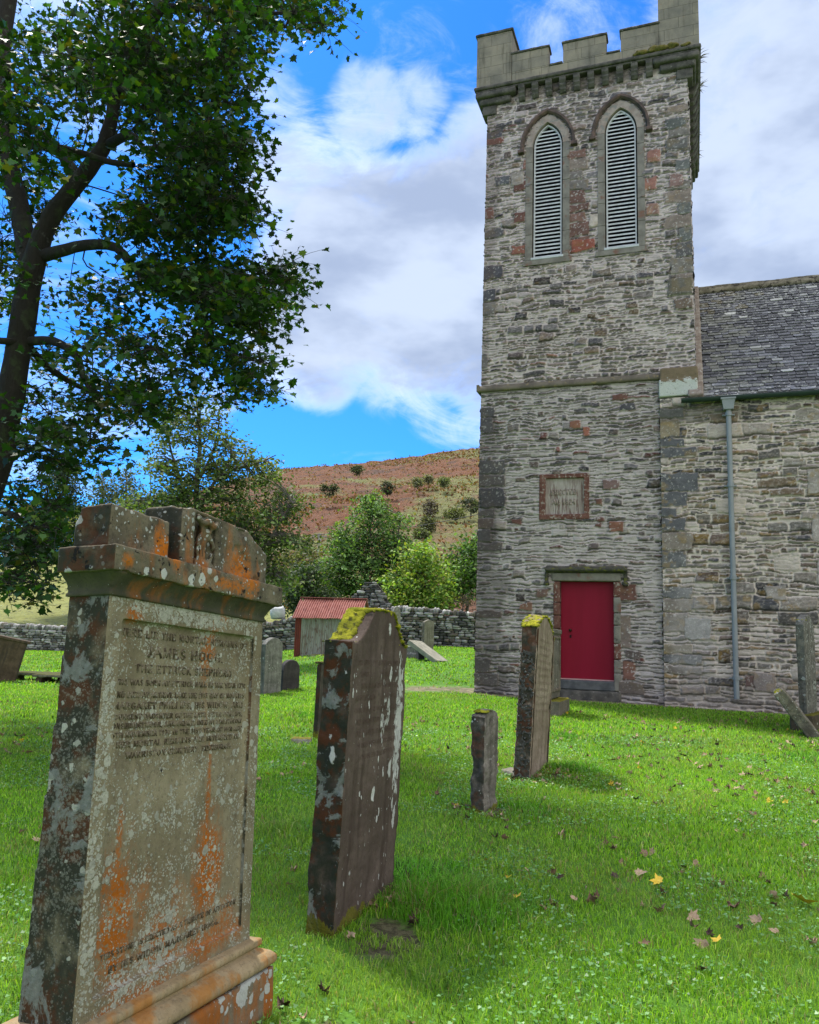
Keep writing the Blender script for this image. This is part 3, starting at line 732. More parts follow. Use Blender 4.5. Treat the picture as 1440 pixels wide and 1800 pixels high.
# back and gable (simple, for other views)
RIDGE_V, RIDGE_Z = 3.11, 9.93
bm = bmesh.new()
for u_ in (TW+.12, N0+NL):
    a = [bm.verts.new(v_) for v_ in ((u_, NV+.03, -.4), (u_, NB, -.4), (u_, NB, EV), (u_, RIDGE_V, RIDGE_Z-.03), (u_, NV+.03, EV))]; bm.faces.new(a)
a = [bm.verts.new(v_) for v_ in ((TW, NB, -.4), (N0+NL, NB, -.4), (N0+NL, NB, EV), (TW, NB, EV))]; bm.faces.new(a)
link('nave_gable', bm_mesh('nave_gable', bm), mat_plain('plain rubble', (.15, .145, .13), (.28, .26, .22), 12, .9, .8, c3=(.08, .08, .08), s3=20), church)
# slates as individual shallow wedges, one mesh
nR = 42; slope = np.array([0, RIDGE_V-NV+.10, RIDGE_Z-EV+.02]); SL = np.linalg.norm(slope); sdir = slope/SL; nrm = np.cross(np.array([1, 0, 0]), sdir); nrm *= np.sign(nrm[2])
def slates(front=True):
    Vs = []; Fs = []; Cs = []
    r = np.random.default_rng(5 if front else 6)
    for i in range(nR):
        s0 = SL*i/nR; hgt = SL/nR*1.35; u = TW+.20+r.uniform(0, .15)-.2
        while u < N0+NL:
            wd = r.uniform(.15, .30); 
            if u+wd > TW-.6:
                n_ = 6; b = np.array([u+.004, 0, 0]); lift = .022+r.uniform(0, .014); tw = r.normal()*.003
                cut = r.uniform(0, .035)
                base = np.array([0, NV-.10, EV-.02])+sdir*s0
                dn = r.normal()*.008
                p0 = base+np.array([u+.004+cut, 0, 0])+nrm*lift+sdir*dn; p1 = base+np.array([u+wd-.004-cut, 0, 0])+nrm*(lift+tw)+sdir*dn
                p0b = base+np.array([u+.004, 0, 0])+nrm*lift+sdir*(dn+.03); p1b = base+np.array([u+wd-.004, 0, 0])+nrm*(lift+tw)+sdir*(dn+.03)
                p2 = p1b+sdir*hgt-nrm*lift*.9; p3 = p0b+sdir*hgt-nrm*lift*.9
                f0 = p0-nrm*.02+sdir*.01; f1 = p1-nrm*.02+sdir*.01
                o = len(Vs); Vs += [p0, p1, p1b, p2, p3, p0b, f0, f1]
                Fs += [(o, o+1, o+2, o+5), (o+5, o+2, o+3, o+4), (o+6, o+7, o+1, o)]
                uu = u; ss = s0
                c = np.array([.060, .060, .070])*r.uniform(.6, 1.35)
                if r.random() < .15: c = np.array([.13, .132, .15])*r.uniform(.8, 1.2)
                green = math.exp(-((uu-5.2)/.7)**2)*(.35+.65*(1-ss/SL))
                if r.random() < green*.75: c = c*.5+np.array([.12, .12, .095])*.7
                if r.random() < .03: c = np.array([.22, .22, .22])
                pw = .10+.22*math.exp(-((ss/SL-.9)/.3)**2)+.25*math.exp(-((ss/SL-.03)/.07)**2)
                if r.random() < pw*.12: c = np.array([.42, .42, .41])*r.uniform(.6, 1.1)
                if ss > SL*.72 and r.random() < .35*math.exp(-((uu-5.4)/.6)**2): c = np.array([.10, .085, .05])
                Cs += [c*r.uniform(.8, 1.2) for _ in range(8)]
            u += wd
    V = np.array(Vs); C = np.array(Cs)
    if not front: V[:, 1] = 2*RIDGE_V-V[:, 1]
    return V, np.array(Fs), C
M_slate, T = new_mat('lichened slate')
p = T.n('ShaderNodeTexCoord').outputs['Object']; a_ = T.n('ShaderNodeAttribute', attribute_name='Col').outputs[0]; nn_ = T.noise(p, 18, 4, .65)
c = T.mix(1.0, a_, T.mix(nn_, (.55, .55, .55), (1.5, 1.5, 1.45)), 'MULTIPLY')
sz_ = T.n('ShaderNodeSeparateXYZ', ins={0: p}).outputs[2]
up_ = T.math('MULTIPLY', T.step(sz_, 7.6, 9.8), .05); lo_ = T.math('MULTIPLY', T.math('SUBTRACT', 1.0, T.step(sz_, 6.1, 6.8)), .05)
k = T.step(T.math('ADD', T.noise(T.mapping(p, (1, 1, 1.6)), 12, 6, .74), T.math('ADD', up_, lo_)), .592, .618)
c = T.mix(k, c, T.mix(T.noise(p, 50, 3), (.30, .30, .28), (.50, .50, .47)))
finish(T, c, .55, nn_, .4, .006, spec=.45)
V, F, C_ = slates(); roof = link('roof', np_mesh('roof', V, F, C_), M_slate, church, label='blue-grey slate roof flecked with pale lichen')
V, F, C_ = slates(False); link('roof', np_mesh('roof_rear', V, F, C_), M_slate, church)
bm = bmesh.new()
for s_ in (1, -1):
    y0 = NV-.08 if s_ > 0 else 2*RIDGE_V-NV+.08
    a = [bm.verts.new(v_) for v_ in ((TW+.1, y0, EV-.05), (N0+NL, y0, EV-.05), (N0+NL, RIDGE_V, RIDGE_Z-.03), (TW+.1, RIDGE_V, RIDGE_Z-.03))]; bm.faces.new(a)
link('roof_boards', bm_mesh('roof_boards', bm), M_dark, church)
M_ridge = mat_plain('mossy ridge', (.10, .09, .06), (.20, .18, .13), 5, .95, .8, c3=(.035, .03, .02), t3=(.5, .6), s3=9)
bm = bmesh.new(); add_profile_x(bm, [(RIDGE_V-.20, RIDGE_Z-.16), (RIDGE_V-.20, RIDGE_Z-.08), (RIDGE_V-.03, RIDGE_Z+.10), (RIDGE_V+.03, RIDGE_Z+.10), (RIDGE_V+.20, RIDGE_Z-.08), (RIDGE_V+.20, RIDGE_Z-.16)], TW+.1, N0+NL)
link('ridge', rock('ridge', bm, .03, .02, 4, .006, 20, 14), M_ridge, roof)
# skew coping up the gable and the lichened skewputt
M_skew = mat_plain('skew stone', (.17, .13, .10), (.26, .22, .18), 6, .9, .5, c3=(.36, .36, .32), t3=(.6, .68), s3=12)
bm = bmesh.new()
o1 = nrm*.09
for i in range(9):
    a0 = np.array([0, NV-.12, EV+.03])+sdir*(SL*i/9+.01); a1 = a0+sdir*(SL/9-.015)
    vs = []
    for u_ in (TW-.2, TW+.115):
        for P_ in (a0-nrm*.1, a1-nrm*.1, a1+o1, a0+o1): vs.append(bm.verts.new((u_, P_[1], P_[2])))
    for f in ((0, 1, 2, 3), (7, 6, 5, 4), (0, 4, 5, 1), (1, 5, 6, 2), (2, 6, 7, 3), (3, 7, 4, 0)): bm.faces.new([vs[j] for j in f])
link('skew_coping', rock('skew_coping', bm, .028, .01, 6, .004, 25, 15), M_skew, church)
M_putt, T = new_mat('white lichened skewputt')
p = T.n('ShaderNodeTexCoord').outputs['Object']
zz = T.n('ShaderNodeSeparateXYZ', ins={0: p}).outputs[2]
c = T.mix(T.noise(p, 12, 5, .7), (.10, .075, .045), (.20, .15, .09))
k = T.step(T.math('ADD', T.math('MULTIPLY', T.math('SUBTRACT', 6.60, zz), 1.4), T.noise(p, 10, 6, .75, .4)), .46, .55)
c = T.mix(k, c, T.mix(T.noise(p, 40, 4), (.33, .34, .31), (.56, .57, .52)))
c = T.mix(T.step(T.noise(p, 26, 4, .7), .62, .68), c, (.05, .045, .035))
finish(T, c, .92, T.noise(p, 50, 4), .6, .01)
bm = bmesh.new(); add_box(bm, N0-.015, TW+.0, NV-.05, .5, 6.255, 6.62, .015); add_box(bm, N0+.0, TW+.02, NV-.03, .5, 6.64, 6.90, .02, .02)
link('skewputt', rock('skewputt', bm, .022, .008, 7, .004, 30, 16), M_putt, church)
bm = bmesh.new(); add_box(bm, N0+.02, TW-.0, NV-.0, .45, 6.0, 6.25, .015); link('skewputt', rock('skewputt_base', bm, .03, .012, 6, .004, 30, 17), M_dress, church)
# gutter
M_gut = mat_plain('dark green gutter', (.014, .028, .024), (.022, .038, .032), 6, .5, .1)
th = np.linspace(math.pi, 2*math.pi, 9)
gp = [(NV-.16+.075*math.cos(t), 6.145+.085*math.sin(t)) for t in th]
gp += [(NV-.16+.066*math.cos(t), 6.145+.075*math.sin(t)) for t in th[::-1]]
bm = bmesh.new(); add_profile_x(bm, gp, 4.42, N0+NL)
for u_ in (5.0, 5.95, 6.9, 7.9): add_profile_x(bm, [(NV-.16+.083*math.cos(t), 6.145+.094*math.sin(t)) for t in th]+[(NV-.16+.077*math.cos(t), 6.145+.087*math.sin(t)) for t in th[::-1]], u_, u_+.05)
add_box(bm, 4.415, 4.42, NV-.232, NV-.09, 6.062, 6.145)
link('gutter', bm_mesh('gutter', bm), M_gut, church)
M_pipe = mat_plain('blue-grey painted downpipe', (.20, .215, .225), (.235, .25, .26), 4, .5, .1, c3=(.17, .20, .22), s3=10)
bm = bmesh.new(); PU = 5.33
def cyl(bm, x_, y_, z0, z1, r_, seg=16): bmesh.ops.create_cone(bm, segments=seg, radius1=r_, radius2=r_, depth=z1-z0, cap_ends=True, matrix=Matrix.Translation((x_, y_, (z0+z1)/2)))
cyl(bm, PU, NV-.13, .06, 6.0, .052)
pipe = link('downpipe', bm_mesh('downpipe', bm, False), M_pipe, church)
for i, z_ in enumerate((4.30, 2.43, .47, 5.78)):
    bm = bmesh.new(); cyl(bm, PU, NV-.13, z_-.045, z_-.015, .070); cyl(bm, PU, NV-.13, z_-.012, z_+.035, .066); add_box(bm, PU-.12, PU+.12, NV-.10, NV-.05, z_-.03, z_+.0, .004)
    link('pipe_bracket', bm_mesh('pipe_bracket', bm), M_pipe, pipe)
bm = bmesh.new()
vs = []
for (z_, a, b) in ((5.86, .095, .075), (6.06, .125, .10), (6.065, .145, .115), (6.10, .145, .115)):
    vs.append([bm.verts.new((PU+sx_*a, NV-.15+sy_*b, z_)) for sx_, sy_ in ((-1, -1), (1, -1), (1, 1), (-1, 1))])
for i in range(3):
    for j in range(4): bm.faces.new((vs[i][j], vs[i][(j+1) % 4], vs[i+1][(j+1) % 4], vs[i+1][j]))
bm.faces.new(vs[0][::-1]); bm.faces.new(vs[3])
link('hopper', bm_mesh('hopper', bm), M_pipe, pipe)

# ------------------------------------------------------------------ cut lettering: a small serif alphabet of straight strokes
GL = {
 'A': ([(0, 0, .38, 1, 0), (.38, 1, .78, 0, 1), (.15, .34, .62, .34, 0)], .78, [(0, 0), (.78, 0)]),
 'B': ([(.12, 0, .12, 1, 1), (.12, 1, .5, 1, 0), (.5, 1, .58, .76, 1), (.58, .76, .45, .53, 1), (.12, .53, .45, .53, 0), (.45, .53, .64, .28, 1), (.64, .28, .52, 0, 1), (.12, 0, .52, 0, 0)], .68, []),
 'C': ([(.66, .8, .42, 1, 0), (.42, 1, .16, .8, 0), (.16, .8, .1, .5, 1), (.1, .5, .16, .2, 1), (.16, .2, .42, 0, 0), (.42, 0, .68, .22, 0)], .70, []),
 'D': ([(.12, 0, .12, 1, 1), (.12, 1, .5, 1, 0), (.5, 1, .7, .7, 1), (.7, .7, .7, .3, 1), (.7, .3, .5, 0, 1), (.12, 0, .5, 0, 0)], .76, []),
 'E': ([(.12, 0, .12, 1, 1), (0, 1, .6, 1, 0), (.12, .52, .46, .52, 0), (0, 0, .62, 0, 0), (.6, 1, .6, .82, 0), (.62, 0, .62, .2, 0)], .66, []),
 'F': ([(.12, 0, .12, 1, 1), (0, 1, .6, 1, 0), (.12, .52, .46, .52, 0), (.6, 1, .6, .82, 0)], .62, [(.12, 0)]),
 'G': ([(.66, .8, .42, 1, 0), (.42, 1, .16, .8, 0), (.16, .8, .1, .5, 1), (.1, .5, .16, .2, 1), (.16, .2, .42, 0, 0), (.42, 0, .66, .1, 0), (.64, .05, .64, .42, 1), (.46, .42, .74, .42, 0)], .76, []),
 'H': ([(.12, 0, .12, 1, 1), (.64, 0, .64, 1, 1), (.12, .5, .64, .5, 0)], .76, [(.12, 0), (.12, 1), (.64, 0), (.64, 1)]),
 'I': ([(.16, 0, .16, 1, 1)], .32, [(.16, 0), (.16, 1)]),
 'J': ([(.34, 1, .34, .2, 1), (.34, .2, .18, 0, 0), (.18, 0, .04, .14, 1)], .46, [(.34, 1)]),
 'K': ([(.12, 0, .12, 1, 1), (.62, 1, .14, .42, 0), (.28, .56, .66, 0, 1)], .72, [(.12, 0), (.12, 1), (.62, 1), (.66, 0)]),
 'L': ([(.12, 0, .12, 1, 1), (0, 0, .6, 0, 0), (.6, 0, .6, .22, 0)], .64, [(.12, 1)]),
 'M': ([(.12, 0, .12, 1, 0), (.12, 1, .44, .1, 1), (.44, .1, .78, 1, 0), (.78, 1, .78, 0, 1)], .90, [(.12, 0), (.78, 0)]),
 'N': ([(.12, 0, .12, 1, 0), (.12, 1, .64, 0, 1), (.64, 0, .64, 1, 0)], .76, [(.12, 0), (.64, 1)]),
 'O': ([(.42, 1, .16, .8, 0), (.16, .8, .1, .5, 1), (.1, .5, .16, .2, 1), (.16, .2, .42, 0, 0), (.42, 0, .68, .2, 0), (.68, .2, .74, .5, 1), (.74, .5, .68, .8, 1), (.68, .8, .42, 1, 0)], .84, []),
 'P': ([(.12, 0, .12, 1, 1), (.12, 1, .5, 1, 0), (.5, 1, .62, .75, 1), (.62, .75, .5, .48, 1), (.12, .48, .5, .48, 0)], .66, [(.12, 0)]),
 'R': ([(.12, 0, .12, 1, 1), (.12, 1, .5, 1, 0), (.5, 1, .6, .76, 1), (.6, .76, .48, .5, 1), (.12, .5, .48, .5, 0), (.4, .5, .68, 0, 1)], .74, [(.12, 0), (.68, 0)]),
 'S': ([(.54, .82, .34, 1, 0), (.34, 1, .12, .8, 1), (.12, .8, .2, .6, 1), (.2, .6, .48, .42, 1), (.48, .42, .56, .2, 1), (.56, .2, .34, 0, 0), (.34, 0, .08, .2, 0)], .62, []),
 'T': ([(.34, 0, .34, 1, 1), (.02, 1, .66, 1, 0), (.02, 1, .02, .8, 0), (.66, 1, .66, .8, 0)], .68, [(.34, 0)]),
 'U': ([(.12, 1, .12, .25, 1), (.12, .25, .38, 0, 0), (.38, 0, .64, .25, 0), (.64, .25, .64, 1, 0)], .76, [(.12, 1), (.64, 1)]),
 'V': ([(0, 1, .38, 0, 1), (.38, 0, .74, 1, 0)], .74, [(0, 1), (.74, 1)]),
 'W': ([(0, 1, .28, 0, 1), (.28, 0, .5, 1, 0), (.5, 1, .78, 0, 1), (.78, 0, 1.02, 1, 0)], 1.02, [(0, 1), (1.02, 1)]),
 'X': ([(.02, 1, .68, 0, 1), (.66, 1, .02, 0, 0)], .7, []),
 'Y': ([(0, 1, .36, .5, 1), (.72, 1, .36, .5, 0), (.36, .5, .36, 0, 1)], .72, [(0, 1), (.72, 1), (.36, 0)]),
 '0': ([(.3, 1, .1, .75, 0), (.1, .75, .1, .25, 1), (.1, .25, .3, 0, 0), (.3, 0, .52, .25, 0), (.52, .25, .52, .75, 1), (.52, .75, .3, 1, 0)], .6, []),
 '1': ([(.2, 0, .2, 1, 1), (.06, .84, .2, 1, 0)], .4, [(.2, 0)]),
 '2': ([(.08, .78, .3, 1, 0), (.3, 1, .5, .74, 1), (.5, .74, .06, 0, 0), (.06, 0, .54, 0, 1)], .58, []),
 '3': ([(.08, .85, .3, 1, 0), (.3, 1, .5, .76, 1), (.5, .76, .24, .54, 0), (.24, .54, .54, .26, 1), (.54, .26, .3, 0, 0), (.3, 0, .06, .16, 0)], .6, []),
 '4': ([(.4, 0, .4, 1, 1), (.4, 1, .04, .32, 0), (.04, .32, .58, .32, 0)], .62, [(.4, 0)]),
 '5': ([(.5, 1, .14, 1, 0), (.14, 1, .12, .58, 0), (.12, .58, .4, .6, 0), (.4, .6, .54, .3, 1), (.54, .3, .3, 0, 0), (.3, 0, .06, .14, 0)], .6, []),
 '7': ([(.06, 1, .54, 1, 1), (.54, 1, .22, 0, 1)], .56, []),
 '8': ([(.3, 1, .12, .78, 1), (.12, .78, .48, .3, 1), (.48, .3, .3, 0, 0), (.3, 0, .08, .26, 0), (.08, .26, .46, .74, 0), (.46, .74, .3, 1, 0)], .58, []),
 '.': ([(.08, 0, .08, .12, 1)], .22, []), ',': ([(.1, .08, .04, -.14, 1)], .22, [])}
def lettering(name, lines, mat, parent, v, depth=.002, wobble=0.0, drop=0.0, seed=3):
    """lines: (text, centre u, baseline z, cap height, width)"""
    r = random.Random(seed); Vs = []; Fs = []
    for text, cu, z0, ch, width in lines:
        adv = sum((GL[c][1]+.20) if c != ' ' else .48 for c in text)
        sx = width/adv; sz = ch; x = cu-width/2
        for c in text:
            if c == ' ': x += .48*sx; continue
            st, wd, ser = GL[c]
            quads = []
            for (x0, y0, x1, y1, th) in st:
                if r.random() < drop: continue
                t = (.115 if th else .045)
                a = np.array([x0*sx, y0*sz]); b = np.array([x1*sx, y1*sz]); d = b-a; L = np.linalg.norm(d)+1e-9; d /= L
                n = np.array([-d[1], d[0]])*t*sz; e = d*.03*sz
                quads.append((a-e-n, b+e-n, b+e+n, a-e+n))
            for (x0, y0) in ser:
                q = np.array([x0*sx, y0*sz]); quads.append((q+(-.13*sz, -.03*sz), q+(.13*sz, -.03*sz), q+(.13*sz, .03*sz), q+(-.13*sz, .03*sz)))
            for q in quads:
                o = len(Vs)
                for k in range(2):
                    for pt in q: Vs.append((x+pt[0], v+(k*depth), z0+pt[1]+wobble*r.uniform(-1, 1)))
                Fs += [(o, o+1, o+2, o+3), (o, o+4, o+5, o+1), (o+1, o+5, o+6, o+2), (o+2, o+6, o+7, o+3), (o+3, o+7, o+4, o)]
            x += (wd+.20)*sx
    return link(name, np_mesh(name, Vs, Fs), mat, parent)
M_let = mat_plain('cut lettering', (.065, .05, .032), (.11, .088, .058), 20, 1, 0, spec=.05, c3=(.20, .17, .12), t3=(.47, .56), s3=45)
M_let2 = mat_plain('worn plaque lettering', (.24, .19, .16), (.31, .26, .225), 30, 1, 0, spec=.05)
lettering('inscription', [('ERECTED', 1.945, 4.235, .115, .56), ('AD 1824', 1.945, 4.02, .115, .52)], M_let2, plq, .0075, .015, drop=.0)

# ------------------------------------------------------------------ gravestones
def stone_root(name, bx, by, yaw, la, lb, label, cat='gravestone', zb=None, group=None):
    X = np.array([math.cos(yaw), math.sin(yaw), 0]); Z2 = np.array([0, 0, 1.])+X*math.tan(lb)+np.array([-math.sin(yaw), math.cos(yaw), 0])*math.tan(la)
    Z2 /= np.linalg.norm(Z2); X2 = X-Z2*(X@Z2); X2 /= np.linalg.norm(X2); Y2 = np.cross(Z2, X2)
    o = empty(name, (0, 0, 0), label=label, cat=cat, group=group)
    m = Matrix.Identity(4)
    for i in range(3): m[i][0] = X2[i]; m[i][1] = Y2[i]; m[i][2] = Z2[i]
    m[0][3] = bx; m[1][3] = by; m[2][3] = float(G(bx, by)) if zb is None else zb
    o.matrix_world = m
    return o

# --- the large monument in the foreground (local: x along the inscribed face, y into the stone, z up)
HG = stone_root('monument', -.9128, 2.4786, 1.2237, .0558, .0685, 'large lichened sandstone monument with long inscription and orange stains, nearest the camera', 'gravestone', zb=.33)
ORANGE_SP = [(.13, 1.215, .05, .03, .9), (.60, 1.12, .05, .13, .75), (.66, 1.24, .05, .04, .6), (.685, .33, .11, .22, 1.0), (.655, .60, .018, .16, .8), (.18, .24, .11, .26, 1.0), (.165, .46, .022, .16, .75), (.70, .08, .25, .06, .8), (.3, .03, .2, .03, .7), (.83, .13, .06, .09, .7), (.12, .02, .06, .03, .7), (.42, .16, .18, .10, .8), (.30, .30, .05, .12, .55), (.5, .25, .07, .1, .35)]
M_h = mat_stone('monument sandstone', (.16, .132, .078), (.24, .205, .13), scale=4, grime=.45, grime_c=(.07, .055, .035), white=.46, wsc=30, wcol=(.47, .46, .37), speck=.66, ssc=130, orange=.12, wreg=[(.35, .1, .4, .14, .25), (.5, 1.24, .5, .05, .35), (.03, .6, .05, .7, .3), (.4, .2, .12, .12, .3), (.72, .24, .1, .12, .15), (.5, .6, .6, .9, .10)], ocol=(.38, .105, .006), spots=ORANGE_SP, streak=.25, bstr=.7, side_shade=.95, slabs=5.5, black=.30)
M_hside = M_h
M_hc = mat_stone('monument cornice stone', (.105, .088, .055), (.17, .145, .095), scale=5, grime=.9, grime_c=(.035, .03, .02), white=.46, wsc=19, wcol=(.52, .53, .48), speck=.5, ssc=70, orange=.34, ocol=(.50, .145, .008), streak=.4, bstr=1.0, black=.7, side_shade=.9,
                spots=[(.26, 1.46, .05, .09, 1.), (.75, 1.44, .10, .12, .9), (.0, 1.37, .03, .03, .9), (.62, 1.37, .15, .03, .8)])
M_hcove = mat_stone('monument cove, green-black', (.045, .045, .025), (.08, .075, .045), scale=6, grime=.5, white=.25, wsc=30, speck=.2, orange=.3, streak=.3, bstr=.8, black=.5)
M_hb = mat_stone('monument plinth stone', (.16, .135, .09), (.22, .19, .13), scale=4, grime=.3, grime_c=(.07, .06, .04), white=.80, wsc=12, wcol=(.52, .53, .48), speck=.4, orange=.55, ocol=(.36, .105, .01), bstr=.8, black=.2)
def xt(z): return 1-.018*(z/1.27)      # slight taper
# body with sunk panel
bm = bmesh.new()
WB = .985
def tapered(bm, x0, x1, y0, yb, yt, z0, z1):
    vs = [bm.verts.new(q) for q in ((x0, y0, z0), (x1, y0, z0), (x1, yb, z0), (x0, yb, z0), (x0+.0, y0, z1), (x1-.012, y0, z1), (x1-.012, yt, z1), (x0+.0, yt, z1))]
    for f in ((0, 3, 2, 1), (4, 5, 6, 7), (0, 1, 5, 4), (1, 2, 6, 5), (2, 3, 7, 6), (3, 0, 4, 7)): bm.faces.new([vs[i] for i in f])
tapered(bm, 0.0, WB, .020, .212, .158, -.30, 1.30)
# raised border: left, right, top, bottom
add_box(bm, .0, .074, .0, .05, .0, 1.285); add_box(bm, .905, WB-.006, .0, .05, .0, 1.285)
add_box(bm, .06, .92, .0, .05, 1.195, 1.285); add_box(bm, .06, .94, .0, .05, .0, .072)
me = rock('body', bm, .0072, .0022, 9, .0012, 60, 1)
link('body', me, M_h, HG)
LN = [('HERE LIE THE MORTAL REMAINS OF', .4875, 1.143, .0235, .80), ('JAMES HOGG.', .476, 1.080, .034, .48), ('THE ETTRICK SHEPHERD', .477, 1.027, .025, .60), ('WHO WAS BORN AT ETTRICK HALL IN THE YEAR 1770', .482, .984, .0175, .81),
      ('AND DIED AT ALTRIVE LAKE THE 21ST DAY OF NOV 1835', .477, .944, .0175, .80), ('MARGARET PHILLIPS, HIS WIDOW, AND', .478, .907, .021, .79), ('YOUNGEST DAUGHTER OF THE LATE PETER PHILLIPS,', .472, .874, .016, .80),
      ('LONGBRIDGEMOOR, ANNANDALE, DIED AT LINLITHGOW', .467, .846, .016, .80), ('15TH NOVEMBER 1870 IN THE 81ST YEAR OF HER AGE', .474, .817, .016, .80), ('HER MORTAL REMAINS ARE INTERRED IN', .484, .786, .0175, .74), ('WARRISTON CEMETERY, EDINBURGH.', .486, .751, .0175, .64),
      ('THIS STONE IS ERECTED AS A TRIBUTE OF AFFECTION', .503, .165, .016, .77), ('BY HIS WIDOW MARGARET HOGG.', .47, .120, .018, .62)]
lettering('inscription', LN, M_let, HG, .0168, .003, .0004, drop=.02)
# cornice: neck mould, cove, fascia
bm = bmesh.new()
def ring_box(z0, z1, o0, o1=None):
    o1 = o0 if o1 is None else o1; ob = min(o0, .010)
    vs = []
    for z_, o in ((z0, o0), (z1, o1)):
        vs += [bm.verts.new(q) for q in ((-o, -o, z_), (WB-.01+o, -o, z_), (WB-.01+o, .160+ob, z_), (-o, .160+ob, z_))]
    for f in ((0, 3, 2, 1), (4, 5, 6, 7), (0, 1, 5, 4), (1, 2, 6, 5), (2, 3, 7, 6), (3, 0, 4, 7)): bm.faces.new([vs[i] for i in f])
ring_box(1.262, 1.276, .010); ring_box(1.272, 1.30, .004)
for i in range(6):
    t0 = i/6; t1 = (i+1)/6; ring_box(1.285+.052*t0-.001, 1.285+.052*t1+.001, .008+.040*(1-math.cos(t0*1.5)), .008+.040*(1-math.cos(t1*1.5)))
link('cove', rock('cove', bm, .008, .002, 9, .001, 50, 2), M_hcove, HG)
bm = bmesh.new(); ring_box(1.334, 1.417, .058, .060); add_box(bm, .0, WB-.01, .0, .16, 1.41, 1.428)
def chip(V, N): return -.012*np.clip((fbm3(V*11+3, 3, 4)-.62)*6, 0, 1)
link('cornice', rock('cornice', bm, .008, .004, 12, .0022, 45, 3, chip), M_hc, HG)
# attic blocks
bm = bmesh.new()
add_box(bm, -.012, .302, .012, .155, 1.42, 1.566)
vs = None
link('attic_block', rock('attic_block', bm, .008, .005, 12, .003, 45, 4, chip), M_hc, HG)
bm = bmesh.new()
add_prism(bm, [(.338, 1.42), (.972, 1.42), (.968, 1.555), (.90, 1.585), (.845, 1.60), (.80, 1.632), (.338, 1.64)], -.012, .16)
def niche(V, N):
    u = (V[:, 0]-.50)/.075; z = (V[:, 2]-1.53)/.105; k = (np.abs(u) < 1.15) & (np.abs(z) < 1.05) & (N[:, 1] < -.5)
    d = np.where(k, -.035*(1-sst(np.abs(u), .8, 1.1))*(1-sst(np.abs(z), .8, 1.05)), 0)
    return d+np.where(N[:, 1] < -.5, -.010*sst(fbm3(V*14, 3, 9), .55, .7)*sst(V[:, 0], .6, .75), 0)+chip(V, N)
ab = link('attic_block', rock('attic_centre', bm, .008, .005, 12, .003, 45, 5, niche), M_hc, HG, label='broken central attic block with worn carving in a niche')
# eroded lyre and drapery in the niche
bm = bmesh.new()
for s_ in (-1, 1):
    pts = spline([(.50+s_*.02, .01, 1.44), (.50+s_*.045, -.002, 1.47), (.50+s_*.05, -.005, 1.52), (.50+s_*.022, -.004, 1.56), (.50+s_*.04, -.006, 1.60)], 10)
    V, F = tubes([(pts, np.full(10, .010))], 7); o = [bm.verts.new(v_) for v_ in V]
    for f in F: bm.faces.new([o[i] for i in f])
    bm.faces.new([o[i] for i in range(7)]); bm.faces.new([o[-1-i] for i in range(7)])
pts = spline([(.43, -.005, 1.615), (.47, -.014, 1.595), (.50, -.016, 1.605), (.54, -.014, 1.592), (.575, -.006, 1.612)], 12)
V, F = tubes([(pts, np.full(12, .014))], 7); o = [bm.verts.new(v_) for v_ in V]
for f in F: bm.faces.new([o[i] for i in f])
bm.faces.new([o[i] for i in range(7)]); bm.faces.new([o[-1-i] for i in range(7)])
for k in range(3): add_box(bm, .478+k*.017, .486+k*.017, .0, .02, 1.45, 1.59)
add_box(bm, .44, .56, -.008, .03, 1.425, 1.45)
link('carving', rock('carving', bm, .006, .004, 20, .002, 60, 6), M_hc, ab)
# base mouldings and plinth
bm = bmesh.new()
def base_prof(bm, prof):
    rings = [[bm.verts.new(q) for q in ((-o, -o, z_), (WB+o, -o, z_), (WB+o, .21+o, z_), (-o, .21+o, z_))] for o, z_ in prof]
    for i in range(len(rings)-1):
        for j in range(4): bm.faces.new((rings[i][j], rings[i][(j+1) % 4], rings[i+1][(j+1) % 4], rings[i+1][j]))
    bm.faces.new(rings[0]); bm.faces.new(rings[-1])
base_prof(bm, [(-.01, .022), (.030, .016), (.034, .010), (.034, -.008), (.030, -.012), (-.01, -.012)])
base_prof(bm, [(-.01, -.008), (.020, -.008), (.020, -.024), (-.01, -.024)])
base_prof(bm, [(-.01, -.020), (.036, -.024), (.060, -.034), (.076, -.050), (.080, -.066), (.074, -.080), (.060, -.086), (-.01, -.09)])
link('base_moulding', rock('base_moulding', bm, .0058, .0018, 9, .0008, 50, 7), mat_stone('monument ledge stone', (.26, .19, .10), (.34, .26, .15), scale=5, grime=.4, grime_c=(.12, .09, .05), white=.15, wsc=26, speck=.1, orange=.45, ocol=(.40, .15, .015), bstr=.6, black=.1), HG)
bm = bmesh.new(); add_box(bm, -.070, WB+.080, -.070, .285, -.60, -.094)
link('plinth', rock('plinth', bm, .012, .004, 8, .002, 40, 8), M_hb, HG)

def gpt(px, py):
    dr = ray(px, py); t = 5.0
    for _ in range(40):
        P = CAM+dr*t; t += .7*(P[2]-float(G(P[0], P[1])))/max(.02, -dr[2]+.02)
        t = min(max(t, 1), 60)
    return CAM+dr*t
def lean_frame(a, d, away):
    Z = Vector(d).normalized(); Y_ = Vector(away); Y_ = (Y_-Z*Y_.dot(Z)).normalized(); X_ = Y_.cross(Z)
    m = Matrix.Identity(4)
    for i in range(3): m[i][0] = X_[i]; m[i][1] = Y_[i]; m[i][2] = Z[i]; m[i][3] = a[i]
    return m
def slab_poly(w, h, prof, bottom=-.25):
    """outline with the top profile prof: list of (u fraction, height)"""
    return [(0, bottom), (w, bottom)]+[(w*u, z) for u, z in prof]
